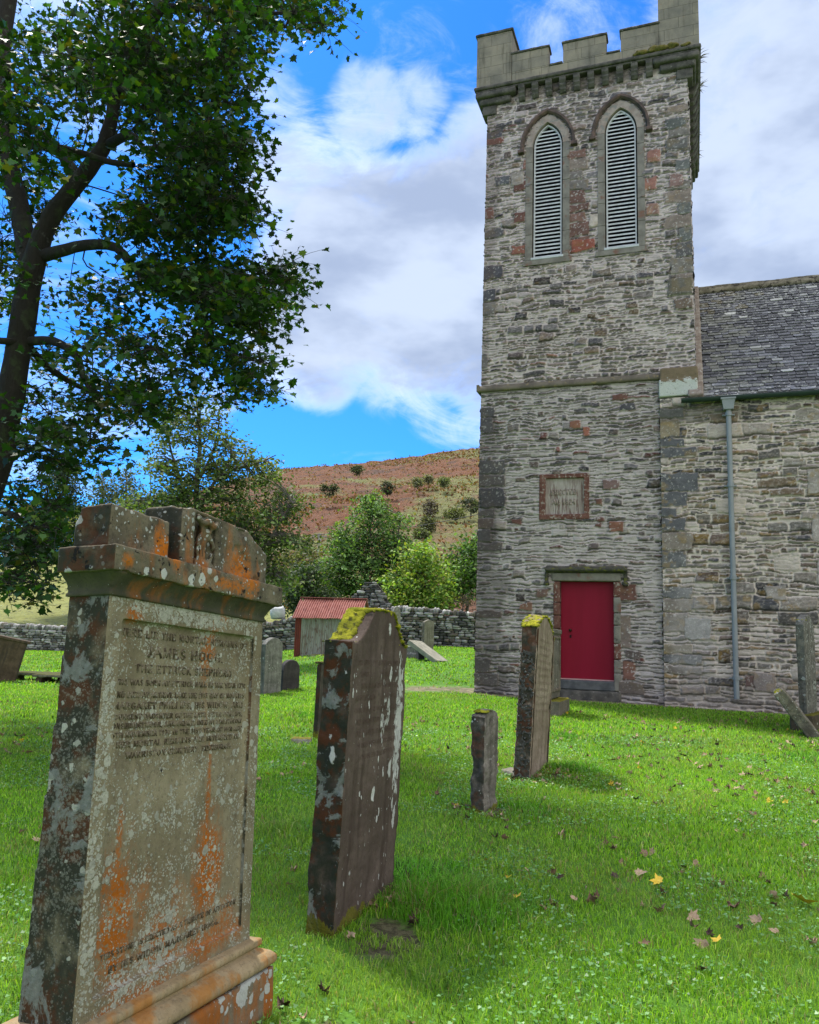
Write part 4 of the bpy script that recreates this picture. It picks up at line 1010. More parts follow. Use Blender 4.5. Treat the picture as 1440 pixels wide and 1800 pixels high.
# --- tall brown stone with mossy scrolled top
BR = stone_root('gravestone', -.3046, 4.2205, 1.2201, -.0111, .0322, 'tall brown headstone with mossy scrolled top and white lichen streaks, second from the camera')
W2, H2 = .828, 1.4414
def hump(u):    # height over the shoulders
    return .17*float(np.clip((u-.07)/.29, 0, 1))**1.5*(1-sst(u, .66, .95))+.03*math.sin(math.pi*u)
prof = [(1, H2-.02)]+[(u, H2-.01+hump(u)) for u in np.linspace(.97, .03, 22)]+[(0, H2)]
bm = bmesh.new(); add_prism(bm, slab_poly(W2, H2, prof), 0, .165)
def wear(V, N): return -.02*(1-sst(V[:, 2], -.0, .5))*fbm3(V*6, 3, 2)*(N[:, 1] < -.3)+.012*np.clip(N[:, 0]*-1, 0, 1)*(fbm3(V*14, 4, 3)-.5)*2
me = rock('slab', bm, .010, .010, 7, .003, 40, 21, wear)
M_brown = mat_stone('brown sandstone', (.072, .052, .039), (.118, .088, .068), scale=3, grime=.5, grime_c=(.045, .03, .022), white=.34, wsc=17, wcol=(.62, .62, .57), speck=.22, ssc=70, slabs=5, wreg=[(.74, .9, .07, .60, .50), (.52, 1.0, .09, .22, .40), (.72, 1.25, .10, .12, .4), (.5, .65, .3, .35, .16), (.06, 1.25, .05, .15, .3)], streak=.75, bstr=.9, low_moss=.28, side_shade=1.0, wstretch=(1, 1, .42), mosscol=(.16, .15, .012), moss=.0)
link('slab', me, M_brown, BR)
# moss cap
def moss_cap(parent, prof_fn, w, th, h0, h1, seed, col=(.26, .24, .012), thick=.02, us=(0, 1), lumps=420, mat=None, vmin=-.006):
    r = np.random.default_rng(seed); bm = bmesh.new()
    for i in range(lumps):
        u = r.uniform(*us); z = prof_fn(u); v = r.uniform(vmin, th+.006); rr = r.uniform(.009, .020)*(thick/.02)
        if r.random() < .12 and v < .02: z -= r.exponential(.022); rr *= .7
        m_ = Matrix.Translation((u*w, v, z)) @ Matrix.Diagonal((1.3, 1.3, .65, 1))
        bmesh.ops.create_icosphere(bm, subdivisions=1, radius=rr, matrix=m_)
    return link('moss', rock('moss', bm, .0075, .006, 30, .004, 90, seed), mat or M_mosscap, parent)
M_mosscap = mat_plain('bright cushion moss', (.13, .135, .010), (.30, .29, .02), 13, 1, 1.0, fine=150, c3=(.045, .045, .01), t3=(.50, .62), s3=22, spec=.1)
pf = lambda u: H2-.012+hump(u)
moss_cap(BR, pf, W2, .165, 0, 0, 4, us=(.34, .97), lumps=1300, thick=.015)
moss_cap(BR, pf, W2, .165, 0, 0, 6, us=(.10, .36), lumps=520, thick=.016, vmin=.06)
moss_cap(BR, lambda u: H2-.006, W2, .165, 0, 0, 5, us=(.0, .07), lumps=60, thick=.012, mat=mat_plain('dull green moss', (.07, .08, .012), (.12, .12, .02), 20, 1, 1, fine=150))
# faint cut lines of writing
def faint_lines(parent, w, zs, ch, mat, v, m=.08, seed=1):
    r = random.Random(seed); Vs = []; Fs = []
    for z in zs:
        x = m*w+r.uniform(0, .1)*w; xe = w*(1-m)-r.uniform(0, .1)*w
        while x < xe:
            for k in range(r.randint(2, 8)):
                o = len(Vs); b = ch*.13
                Vs += [(x, v, z), (x+b, v, z), (x+b, v, z+ch), (x, v, z+ch)]; Fs.append((o, o+1, o+2, o+3))
                if r.random() < .6:
                    o = len(Vs); zz = z+ch*r.choice([0, .45, .9]); Vs += [(x, v, zz), (x+ch*.5, v, zz), (x+ch*.5, v, zz+ch*.1), (x, v, zz+ch*.1)]; Fs.append((o, o+1, o+2, o+3))
                x += ch*.62
                if x > xe: break
            x += ch*.6
    return link('inscription', np_mesh('inscription', Vs, Fs), mat, parent)
M_cut = mat_plain('worn cut letters', (.055, .034, .025), (.10, .065, .048), 30, 1, 0, spec=.05)
faint_lines(BR, W2, [1.32-.062*i for i in range(9)], .026, M_cut, -.0035, seed=3)

# --- small rough stump
ST = stone_root('gravestone', .6875, 6.849, 1.05, .0083, -.011, 'small rough unlettered stone post with a dab of moss, alone in the grass')
bm = bmesh.new(); add_prism(bm, [(0, -.25), (.27, -.25), (.26, .3), (.265, .79), (.20, .835), (.09, .84), (.0, .79), (-.01, .3)], 0, .115)
link('slab', rock('slab', bm, .0095, .022, 8, .008, 30, 31), mat_stone('rough grey stone', (.13, .115, .095), (.23, .205, .17), scale=8, grime=.6, grime_c=(.04, .035, .028), white=.35, wsc=34, speck=.3, ssc=80, streak=.6, bstr=.9, side_shade=.8, low_moss=.25), ST)
moss_cap(ST, lambda u: .835-.03*abs(u-.4), .26, .115, 0, 0, 7, us=(.05, .45), lumps=80, thick=.016)

# --- moss-topped pale stone
MS = stone_root('gravestone', 1.3035, 8.5098, 1.2198, -.0337, .0755, 'tall tan headstone with bright yellow moss on its arched top, before the red door')
W5, H5 = 1.04, 1.56
def hump5(u): return .19*math.sin(math.pi*min(1, max(0, u)))**.8
prof = [(1, H5-.10)]+[(u, H5-.0+hump5(u)-.06*u) for u in np.linspace(.96, .04, 20)]+[(0, H5)]
bm = bmesh.new(); add_prism(bm, slab_poly(W5, H5, prof), 0, .165)
me = rock('slab', bm, .012, .012, 7, .005, 30, 41, lambda V, N: .014*np.clip(-N[:, 0], 0, 1)*(fbm3(V*16, 4, 3)-.5)*2)
M_tan = mat_stone('tan sandstone', (.19, .145, .105), (.28, .225, .17), scale=3, grime=.35, grime_c=(.11, .08, .055), white=.06, wsc=22, speck=.08, streak=.7, bstr=.5, side_shade=.9, wstretch=(1, 1, .5))
link('slab', me, M_tan, MS)
moss_cap(MS, lambda u: H5+hump5(u)-.06*u-.012, W5, .165, 0, 0, 9, us=(0, 1), lumps=900, thick=.026)
M_crust = mat_stone('grey crust lichen', (.04, .04, .032), (.09, .085, .07), scale=14, white=.5, wsc=40, wcol=(.28, .29, .27), speck=.4, ssc=90, streak=.2, bstr=1.0)
bm = bmesh.new()
for i in range(520): 
    bmesh.ops.create_icosphere(bm, subdivisions=1, radius=RNG.uniform(.008, .020), matrix=Matrix.Translation((-.006, RNG.uniform(0, .165), RNG.uniform(.0, 1.30)**1.0)) @ Matrix.Diagonal((.45, 1, 1, 1)))
link('lichen_crust', rock('lichen_crust', bm, .009, .004, 30, .003, 80, 11), M_crust, MS)
bm = bmesh.new()
for a, b in ((.03, .045), (.955, .97)): add_box(bm, a*W5, b*W5, -.012, .02, .05, H5-.02)
link('border', bm_mesh('border', bm), M_tan, MS)
faint_lines(MS, W5, [1.42-.075*i for i in range(11)], .030, mat_plain('tan cut letters', (.12, .08, .05), (.15, .105, .07), 30, 1, 0), -.0065, .12, seed=5)

# --- panelled stone on a pedestal behind it
px = gpt(978, 1261); print('PN', px)
PN = stone_root('gravestone', px[0]-.05, px[1]+.15, 1.2198, 0, 0.01, 'grey panelled headstone on a mossy pedestal between the tan stone and the red door')
bm = bmesh.new(); add_box(bm, 0, .85, 0, .16, .28, 1.47, .01); add_box(bm, -.03, .88, -.03, .19, 1.42, 1.50, .01)
bm2 = bm
link('slab', rock('slab', bm, .014, .006, 8, .003, 30, 51), mat_stone('grey panelled stone', (.12, .11, .09), (.2, .18, .145), scale=5, grime=.5, white=.45, wsc=20, speck=.3, ssc=50, streak=.5, bstr=.6, side_shade=.5), PN)
bm = bmesh.new()
for q in ((.05, .10, .42, 1.36), (.75, .80, .42, 1.36)): add_box(bm, q[0], q[1], -.022, .02, q[2], q[3], .006)
add_box(bm, .05, .80, -.024, .02, 1.33, 1.38, .006); add_box(bm, .05, .80, -.024, .02, .40, .45, .006)
link('panel_frame', rock('panel_frame', bm, .012, .003, 8, .002, 30, 52), mat_stone('panel frame stone', (.13, .10, .075), (.2, .17, .13), white=.3, speck=.2), PN)
bm = bmesh.new(); add_box(bm, -.06, .96, -.16, .36, -.2, .27, .02)
link('pedestal', rock('pedestal', bm, .018, .012, 6, .004, 25, 53), mat_stone('mossy pedestal', (.12, .105, .08), (.2, .17, .13), white=.4, wsc=14, speck=.2, moss=.9, mosscol=(.22, .20, .02)), PN)

# --- stone at the right edge of the picture
px = gpt(1418, 1288); print('RE', px)
RE = stone_root('gravestone', px[0]+.10, px[1]+.15, .90, 0, -.01, 'grey lichened headstone on a mossy base at the right edge of the picture', zb=None)
bm = bmesh.new(); add_prism(bm, [(0, .2), (.75, .2), (.75, 1.68), (.60, 1.82), (.375, 1.88), (.15, 1.82), (.04, 1.76), (0, 1.70)], 0, .12)
link('slab', rock('slab', bm, .012, .008, 7, .004, 30, 61), mat_stone('lichened grey stone', (.11, .105, .09), (.19, .18, .15), scale=6, grime=.7, white=.65, wsc=16, wcol=(.42, .44, .40), speck=.4, ssc=50, streak=.6, bstr=.8, side_shade=.2, slabs=9), RE)
bm = bmesh.new(); add_box(bm, -.08, .9, -.10, .26, -.2, .27, .03)
link('base', rock('base', bm, .016, .016, 6, .006, 25, 62), mat_stone('mossy base', (.06, .045, .03), (.1, .08, .05), white=.25, wsc=14, speck=.2, moss=1.0, mosscol=(.13, .12, .015)), RE)
moss_cap(RE, lambda u: 1.78, .7, .12, 0, 0, 12, us=(.10, .30), lumps=50, thick=.018)
# --- slab leaning to the left in front of it
a = gpt(1434, 1299); tp = at(1368, 1216, a[1]+.15)
LS = empty('gravestone', (a[0], a[1], a[2]), label='thin broken slab leaning steeply left, mossy upper end, at the right edge', cat='gravestone')
d = (tp-a); L = np.linalg.norm(d); d /= L
LS.matrix_world = lean_frame(a, d, (.35, .9, .1))
bm = bmesh.new(); add_box(bm, -.08, .08, -.05, .50, -.14, L, .008)
link('slab', rock('slab', bm, .010, .010, 9, .004, 30, 71), mat_stone('leaning slab', (.10, .085, .065), (.2, .18, .13), scale=7, grime=.7, white=.45, wsc=22, speck=.3, bstr=.8, side_shade=0, moss=.0), LS)
bm = bmesh.new()
for i in range(90):
    bmesh.ops.create_icosphere(bm, subdivisions=1, radius=RNG.uniform(.010, .02), matrix=Matrix.Translation((RNG.uniform(-.055, .055), RNG.uniform(-.05, .3), L-RNG.exponential(.03))))
link('moss', rock('moss', bm, .008, .006, 30, .004, 80, 14), M_mosscap, LS)

# --- thin dark slab just behind the brown one
px = gpt(558, 1300); print('TS', px)
TS = stone_root('gravestone', px[0], px[1], 1.2, 0.0, .035, 'thin dark slab seen edge-on close behind the tall brown headstone')
bm = bmesh.new(); add_box(bm, 0, .75, 0, .075, -.2, .98, .006)
link('slab', rock('slab', bm, .010, .007, 10, .003, 40, 81), mat_stone('dark slab', (.04, .035, .028), (.09, .08, .06), white=.12, speck=.1, low_moss=.6, side_shade=.8), TS)
bm = bmesh.new(); add_box(bm, -.03, .80, -.02, .10, .985, 1.015, .006)
link('cap', rock('cap', bm, .010, .006, 10, .003, 40, 82), mat_stone('slab cap', (.05, .045, .03), (.11, .10, .06), white=.15, moss=.6), TS)

# --- grey stone, two small dark stones beyond the monument
def simple_stone(px_, py_, top_px, yaw, w, t, h, top, mat, label, lean=(0, 0), seed=1, vox=.016, name='gravestone', group=None, amp=.008):
    p = gpt(px_, py_); y = p[1]; h = (py_-top_px)*y/FPX*1.02; print('stone', label[:30], p.round(2), round(h, 2))
    o = stone_root(name, p[0], y, yaw, lean[0], lean[1], label, group=group)
    n = 14
    if top == 'round': prof = [(u, h-w*.5+math.sqrt(max(0, (w/2)**2-((u-.5)*w)**2))) for u in np.linspace(1, 0, n)]
    elif top == 'arch': prof = [(u, h-.12*h*(abs(u-.5)*2)**2.2) for u in np.linspace(1, 0, n)]
    elif top == 'ogee': prof = [(u, h-.16*(1-math.sin(math.pi*u)**1.4)) for u in np.linspace(1, 0, n)]
    elif top == 'gable': prof = [(1, h-.1), (.5, h), (0, h-.1)]
    else: prof = [(1, h), (0, h)]
    bm = bmesh.new(); add_prism(bm, slab_poly(w, h, prof), 0, t)
    link('slab', rock('slab', bm, vox, amp, 6, .003, 25, seed), mat, o)
    return o
M_g1 = mat_stone('pale grey lichened stone', (.16, .155, .135), (.27, .26, .23), scale=6, grime=.6, grime_c=(.06, .06, .05), white=.45, wsc=12, speck=.3, ssc=30, streak=.5, bstr=.8, side_shade=.3)
M_g2 = mat_stone('dark slate-grey stone', (.045, .040, .040), (.075, .065, .065), scale=6, grime=.4, white=.03, wsc=18, speck=.05, streak=.4, bstr=.4)
M_g3 = mat_stone('warm grey stone', (.17, .155, .12), (.26, .24, .19), scale=5, grime=.5, grime_c=(.08, .07, .05), white=.2, wsc=12, speck=.1, streak=.6, bstr=.5, side_shade=.4)
M_tomb = mat_stone('brown chest stone', (.07, .05, .03), (.12, .085, .055), scale=5, grime=.4, white=.10, wsc=30, speck=.1, streak=.6, bstr=.5)
simple_stone(463, 1221, 1126, 1.0, .55, .13, .84, 'arch', M_g1, 'pale speckled headstone just right of the big monument', seed=91)
simple_stone(496, 1215, 1163, .75, .46, .15, .56, 'round', M_g2, 'low dark round-topped headstone between monument and brown stone', (-.02, 0), 92)
simple_stone(480, 1212, 1179, .75, .26, .14, .40, 'round', M_g2, 'lowest dark stone, tucked between the pale speckled headstone and the dark rounded one', seed=93)
# far stones by the wall
simple_stone(745, 1149, 1091, .5, .42, .16, 1.12, 'gable', M_g3, 'upright tan headstone with pointed top near the far wall', seed=94, vox=.02)
simple_stone(690, 1138, 1068, .5, .34, .14, 1.42, 'arch', mat_stone('pale far stone', (.2, .19, .16), (.3, .29, .25), white=.2), 'narrow pale headstone behind the mossy brown one, against the far wall', seed=95, vox=.02)
a = gpt(774, 1163); b = at(727, 1128, a[1]+.6); d = b-a; L = np.linalg.norm(d); d /= L
o = empty('gravestone', a, label='fallen pale slab propped at a slant against low blocks near the far wall', cat='gravestone')
o.matrix_world = lean_frame(a, d, (.05, 1, .25))
bm = bmesh.new(); add_box(bm, -.09, .06, -.35, .45, -.05, L, .01); link('slab', rock('slab', bm, .02, .008, 6, .003, 25, 96), mat_stone('pale propped slab', (.26, .25, .19), (.36, .34, .26), white=.2, grime=.3), o)
p = gpt(724, 1158); o = empty('stone_plinth', (p[0], p[1]+.5, p[2]), -.2, label='low stepped stone base under the propped slab', cat='gravestone base')
bm = bmesh.new(); add_box(bm, -.35, .45, -.3, .3, -.1, .16, .02); add_box(bm, -.25, .32, -.22, .22, .165, .42, .02); link('step', rock('step', bm, .025, .02, 4, .006, 15, 97), M_g1, o)
p = gpt(738, 1159); o = empty('stone_block', (p[0], p[1], p[2]), .3, label='short dark block propping the slanted slab', cat='stone block')
bm = bmesh.new(); add_box(bm, -.09, .12, -.15, .15, -.1, .48, .02); link('block', rock('block', bm, .02, .012, 5, .005, 20, 98), M_g2, o)
# left of the monument: leaning slab, table stones, small stone by the wall
a = gpt(2, 1198); print('LEFT', a)
o = stone_root('gravestone', a[0]-.35, a[1], .35, -.05, .20, 'brown slab leaning right at the left edge of the picture')
bm = bmesh.new(); add_box(bm, -.45, .62, 0, .16, -.2, 1.08, .01); add_box(bm, -.5, .68, -.03, .19, 1.06, 1.13, .01)
link('slab', rock('slab', bm, .014, .006, 7, .003, 25, 101), M_tomb, o)
for i, (px_, py_, yy, L_, lab) in enumerate(((62, 1196, 0, 1.5, 'low mossy table slab resting on short supports, beside the leaning brown slab'), (94, 1200, 0, 1.1, 'flat broken table slab close behind the left edge of the monument'))):
    p = gpt(px_, py_); yy = p[1]+.3; gz = p[2]
    o = empty('table_tomb', (p[0], yy, gz), .12-.2*i, label=lab, cat='table tomb')
    bm = bmesh.new(); add_box(bm, -L_*.5, L_*.5, -.32, .32, .12, .19, .015); link('top_slab', rock('top_slab', bm, .018, .022, 4, .006, 20, 102+i), mat_stone('table slab %d' % i, (.13, .12, .09), (.2, .19, .14), white=.2, moss=.7, mosscol=(.10, .10, .02)), o)
    for s_ in (-1, 1):
        bm = bmesh.new(); add_box(bm, s_*L_*.36-.07, s_*L_*.36+.07, -.25, .25, -.1, .118, .015); link('support', rock('support', bm, .02, .012, 6, .004, 20, 104+i), M_tomb, o)
o = simple_stone(64, 1143, 1112, .15, .50, .14, .92, 'round', mat_stone('near-black polished stone', (.03, .033, .04), (.045, .05, .058), white=.0, speck=0, grime=.1, bstr=.1), 'small round-topped black headstone with gold inscription, against the left wall', seed=106, vox=.025)
M_gold = mat_plain('gold leaf lettering', (.42, .26, .07), (.5, .32, .10), 20, .5, 0)
lettering('inscription', [('IN MEMORY', .25, .70, .05, .30), ('OF', .25, .61, .05, .09), ('REST', .25, .52, .05, .18)], M_gold, o, -.012, .003)
bm = bmesh.new()
pts = [(-.0, -.03, .0), (-.0, -.03, .66)]+[(.25-.25*math.cos(t), -.03, .67+.25*math.sin(t)) for t in np.linspace(0, math.pi, 12)]+[(.5, -.03, .66), (.5, -.03, 0)]
V, F = tubes([(np.array(pts), np.full(len(pts), .028))], 6); link('rim', np_mesh('rim', V, F, None, True), mat_plain('pale stone rim', (.4, .4, .37), (.5, .5, .46), 9, .8, .2), o)
# scraps of stone lying in the grass
for i, (px_, py_, yy, sx_, sy_, sz_, lab, moss_) in enumerate(((530, 1306, 7.4, .14, .10, .07, 'small pale broken stone with a mossy edge, lying in grass left of the brown headstone', .3), (568, 1146, 23.5, .22, .14, .22, 'low pale block with moss beside the corrugated shed', .6), (558, 1153, 22.6, .36, .2, .05, 'thin dark ledge stone in the grass in front of the shed', .2), (905, 1362, 8.9, .16, .08, .05, 'dark sliver of stone at the foot of the mossy tan headstone', .0))):
    p = gpt(px_, py_); yy = p[1]; bm = bmesh.new(); add_box(bm, -sx_, sx_, -sy_, sy_, -.05, sz_, .02, .01)
    o = link('loose_stone', rock('loose_stone', bm, .014, .02, 6, .006, 25, 110+i), mat_stone('loose stone %d' % i, (.2, .18, .13), (.32, .3, .25), white=.3, moss=moss_, mosscol=(.25, .22, .03)), label=lab, cat='stone')
    o.location = (p[0], yy, float(G(p[0], yy))); o.rotation_euler = (0, 0, i*.7)

# ------------------------------------------------------------------ ground and hill
ys = np.concatenate([np.linspace(-30, 1, 14)[:-1], np.arange(1, 9, .06), np.arange(9, 24, .14), np.arange(24, 52, .4), [55, 62, 75, 100, 150, 250, 500, 1200, 3000]])
xs = np.concatenate([[-2500, -900, -300, -120, -60, -40, -30, -24], np.arange(-19, -4, .35), np.arange(-4, 4, .08), np.arange(4, 16, .3), [17, 20, 25, 32, 45, 80, 200, 600, 2500]])
X, Y = np.meshgrid(xs, ys); Zg = Gn(X.ravel(), Y.ravel())
nx = len(xs); ny = len(ys); q = np.arange((nx-1)*(ny-1)); i, j = q//(nx-1), q % (nx-1); a = i*nx+j
F = np.stack([a, a+1, a+nx+1, a+nx], 1)
M_gr, T = new_mat('turf')
p = T.n('ShaderNodeTexCoord').outputs['Object']
c = T.mix(T.step(T.noise(p, .5, 5, .6), .35, .65), (.08, .22, .012), (.12, .30, .018))
c = T.mix(T.math('MULTIPLY', T.noise(p, 55, 4, .7), .8), c, (.045, .09, .012))
c = T.mix(T.math('MULTIPLY', T.step(T.noise(p, 2.3, 5, .7), .60, .72), .5), c, (.17, .19, .04))
ga = T.n('ShaderNodeAttribute', attribute_name='Col').outputs[0]
dirt = T.n('ShaderNodeSeparateColor', ins={0: ga}).outputs[0]
dm = T.step(T.math('ADD', dirt, T.math('MULTIPLY', T.math('SUBTRACT', T.noise(p, 5, 6, .75), .5), .9)), .40, .6)
c = T.mix(dm, c, T.mix(T.step(T.noise(p, 5, 6, .8), .42, .6), (.11, .085, .055), (.24, .21, .12)))
bare = T.n('ShaderNodeSeparateColor', ins={0: ga}).outputs[1]
c = T.mix(T.step(T.math('ADD', bare, T.math('MULTIPLY', T.math('SUBTRACT', T.noise(p, 9, 6, .75), .5), .9)), .35, .6), c, T.mix(T.step(T.noise(p, 22, 5, .7), .4, .6), (.045, .04, .018), (.11, .10, .05)))
finish(T, c, .95, T.noise(p, 40, 4, .7), .8, .03)
def dirt_amt(x, y):       # bare strip along the church wall, worn path left of the tower
    u = (x-CH[0])*math.cos(YAW)-(y-CH[1])*math.sin(YAW); v = (x-CH[0])*math.sin(YAW)+(y-CH[1])*math.cos(YAW)
    d = np.where(u > -.3, np.exp(-((v+.12)/.30)**2), 0)
    d = np.maximum(d, .62*np.exp(-((y-18.6-.06*x)/1.3)**2)*S01((x+1.2)/1.6)*S01((2.4-x)/1.0))
    return d
def bare_amt(x, y):
    d = 0*x
    for (bx, by, r_) in ((-.05, 4.25, .24), (.80, 6.95, .16), (1.62, 8.9, .26), (-.25, 3.0, .3)): d = np.maximum(d, .8*np.exp(-(((x-bx)/r_)**2+((y-by)/(r_*1.6))**2)))
    return d
dc = dirt_amt(X.ravel(), Y.ravel()); db = bare_amt(X.ravel(), Y.ravel())
link('ground', np_mesh('ground', np.stack([X.ravel(), Y.ravel(), Zg], 1), F, np.stack([dc, db, dc*0], 1), True), M_gr, kind='structure')
# hill: rises from behind the far wall
pxs = [-600, -200, 0, 120, 230, 300, 390, 490, 560, 640, 700, 760, 835, 950, 1200, 1440, 2200]
pys = [960, 975, 985, 975, 925, 885, 850, 826, 821, 813, 806, 797, 790, 775, 760, 760, 800]
sk = np.array([at(a_, b_, 1.0)-CAM for a_, b_ in zip(pxs, pys)])
def E_(a): return np.interp(a, sk[:, 0], sk[:, 2])
def hillz(x, y):
    a = x/np.maximum(y, 1); e = E_(a); D = 250
    g = G(x, np.minimum(y, 46)); t = np.clip((y-46)/(D-46), 0, 1)
    left = 1-S01((a+.42)/.2)
    zt = 1.5+e*D
    z = g+(zt-g)*(t**(1.25))
    z = z+(fbm2(x*.05, y*.04, 4, 9)-.5)*7*np.clip(t*3, 0, 1)*np.clip(1-t*.8, .15, 1)
    return z
n_a, n_y = 420, 300
aa = np.linspace(-1.3, 1.3, n_a); yy = 46+(np.linspace(0, 1, n_y)**1.3)*(254-46); yy = np.concatenate([yy, [270, 320, 420, 700, 1500]])
A_, Y_ = np.meshgrid(aa, yy); X_ = A_*Y_
Z_ = hillz(X_.ravel(), np.minimum(Y_.ravel(), 250)) ; far = Y_.ravel() > 250
Xc = (A_*250).ravel(); Z_ = np.where(far, hillz(Xc, np.full_like(Xc, 250.))*1.0, Z_)
Z_ = Z_-.25*(Y_.ravel() < 48)
Z_ = Z_+(fbm2(X_.ravel()*.9, Y_.ravel()*.6, 3, 19)-.5)*1.3*np.clip((Y_.ravel()-60)/60, 0, 1)
na = n_a; q = np.arange((na-1)*(len(yy)-1)); i, j = q//(na-1), q % (na-1); a = i*na+j
M_hill, T = new_mat('hillside bracken and grass')
p = T.n('ShaderNodeTexCoord').outputs['Object']; sp = T.n('ShaderNodeSeparateXYZ', ins={0: p})
pm = T.mapping(p, (1, .55, 1.3))
brk = T.mix(T.noise(p, .9, 6, .75), (.125, .046, .020), (.21, .095, .04)); brk = T.mix(T.step(T.noise(p, .16, 4, .6), .5, .65), brk, (.10, .055, .035))
grs = T.mix(T.noise(p, .5, 6, .7), (.11, .13, .035), (.22, .21, .075)); grs = T.mix(T.step(T.noise(p, .12, 4), .5, .62), grs, (.20, .13, .06))
e1 = T.noise(T.mapping(p, (.022, .035, .03), (.35, 2.1, 0)), 1.0, 5, .62, .5)
blob = None
def band(u, c0, r_): return T.math('SUBTRACT', 1.0, T.step(T.math('ABSOLUTE', T.math('SUBTRACT', u, c0)), 0, r_))
ang = T.math('DIVIDE', sp.outputs[0], T.math('MAXIMUM', sp.outputs[1], 1.0)); elv = T.math('DIVIDE', T.math('SUBTRACT', sp.outputs[2], 1.5), T.math('MAXIMUM', sp.outputs[1], 1.0))
gm = T.math('MAXIMUM', T.math('MULTIPLY', band(T.math('ADD', sp.outputs[0], T.math('MULTIPLY', sp.outputs[1], -.02)), 4, 22), band(sp.outputs[1], 150, 60)), 0.0)
k = T.step(T.math('ADD', T.math('ADD', e1, T.math('MULTIPLY', T.noise(p, .25, 5, .7), .16)), T.math('MULTIPLY', gm, .17)), .590, .67)
c = T.mix(k, brk, grs)
lf = T.math('SUBTRACT', 1.0, T.step(T.math('ADD', ang, T.math('MULTIPLY', T.noise(p, .05, 3), .06)), -.36, -.28))
fld = T.mix(T.noise(T.mapping(p, (.3, 1.2, 1)), .9, 6, .7), (.20, .24, .045), (.40, .38, .12))
c = T.mix(lf, c, fld)
low = T.math('MULTIPLY', T.math('SUBTRACT', 1.0, T.step(sp.outputs[1], 60, 85)), T.math('SUBTRACT', 1.0, T.step(ang, -.16, -.06))); c = T.mix(low, c, fld)
rk = T.step(T.noise(T.mapping(p, (1, 1, 1), (9, 3, 0)), .11, 6, .75), .64, .70); c = T.mix(T.math('MULTIPLY', rk, .6), c, (.14, .12, .11))
c = T.mix(T.step(T.noise(p, 1.3, 5, .75), .50, .64), c, T.mix(.62, c, (.035, .022, .014)))
finish(T, c, .95, T.noise(p, .8, 6, .8), 1.0, .9)
hill = link('hill', np_mesh('hill', np.stack([X_.ravel(), Y_.ravel(), Z_], 1), np.stack([a, a+1, a+na+1, a+na], 1), None, True), M_hill, kind='structure')

# ------------------------------------------------------------------ dry stone walls
ico = bmesh.new(); bmesh.ops.create_icosphere(ico, subdivisions=2, radius=1.0)
ico.verts.ensure_lookup_table(); ICO_V = np.array([v_.co[:] for v_ in ico.verts]); ICO_F = np.array([[v_.index for v_ in f.verts] for f in ico.faces]); ico.free()
ICO_V = np.sign(ICO_V)*np.abs(ICO_V)**.55; ICO_V /= np.abs(ICO_V).max()
def stones(S, seed):
    """S: list of (centre, half sizes, rotz, tilt, colour)"""
    r = np.random.default_rng(seed); Vs = []; Cs = []
    for c_, h_, rz, ti, colr in S:
        P = ICO_V*np.array(h_)*(1+r.normal(size=ICO_V.shape)*.09)
        ct, st = math.cos(ti), math.sin(ti); P = np.stack([P[:, 0]*ct-P[:, 2]*st, P[:, 1], P[:, 0]*st+P[:, 2]*ct], 1)
        cz, sz_ = math.cos(rz), math.sin(rz); P = np.stack([P[:, 0]*cz-P[:, 1]*sz_, P[:, 0]*sz_+P[:, 1]*cz, P[:, 2]], 1)
        Vs.append(P+np.array(c_)); Cs.append(np.array(colr)[None]*r.uniform(.8, 1.2, (len(P), 1)))
    n = len(ICO_V); F = np.concatenate([ICO_F+k*n for k in range(len(S))])
    return np.concatenate(Vs), F, np.concatenate(Cs)
M_dry = mat_attr('dry stone', 9, .9, .55, .6, .03)
WP = [(.10, .098, .092), (.19, .185, .17), (.28, .27, .25), (.06, .058, .055), (.14, .12, .095), (.38, .37, .34)]
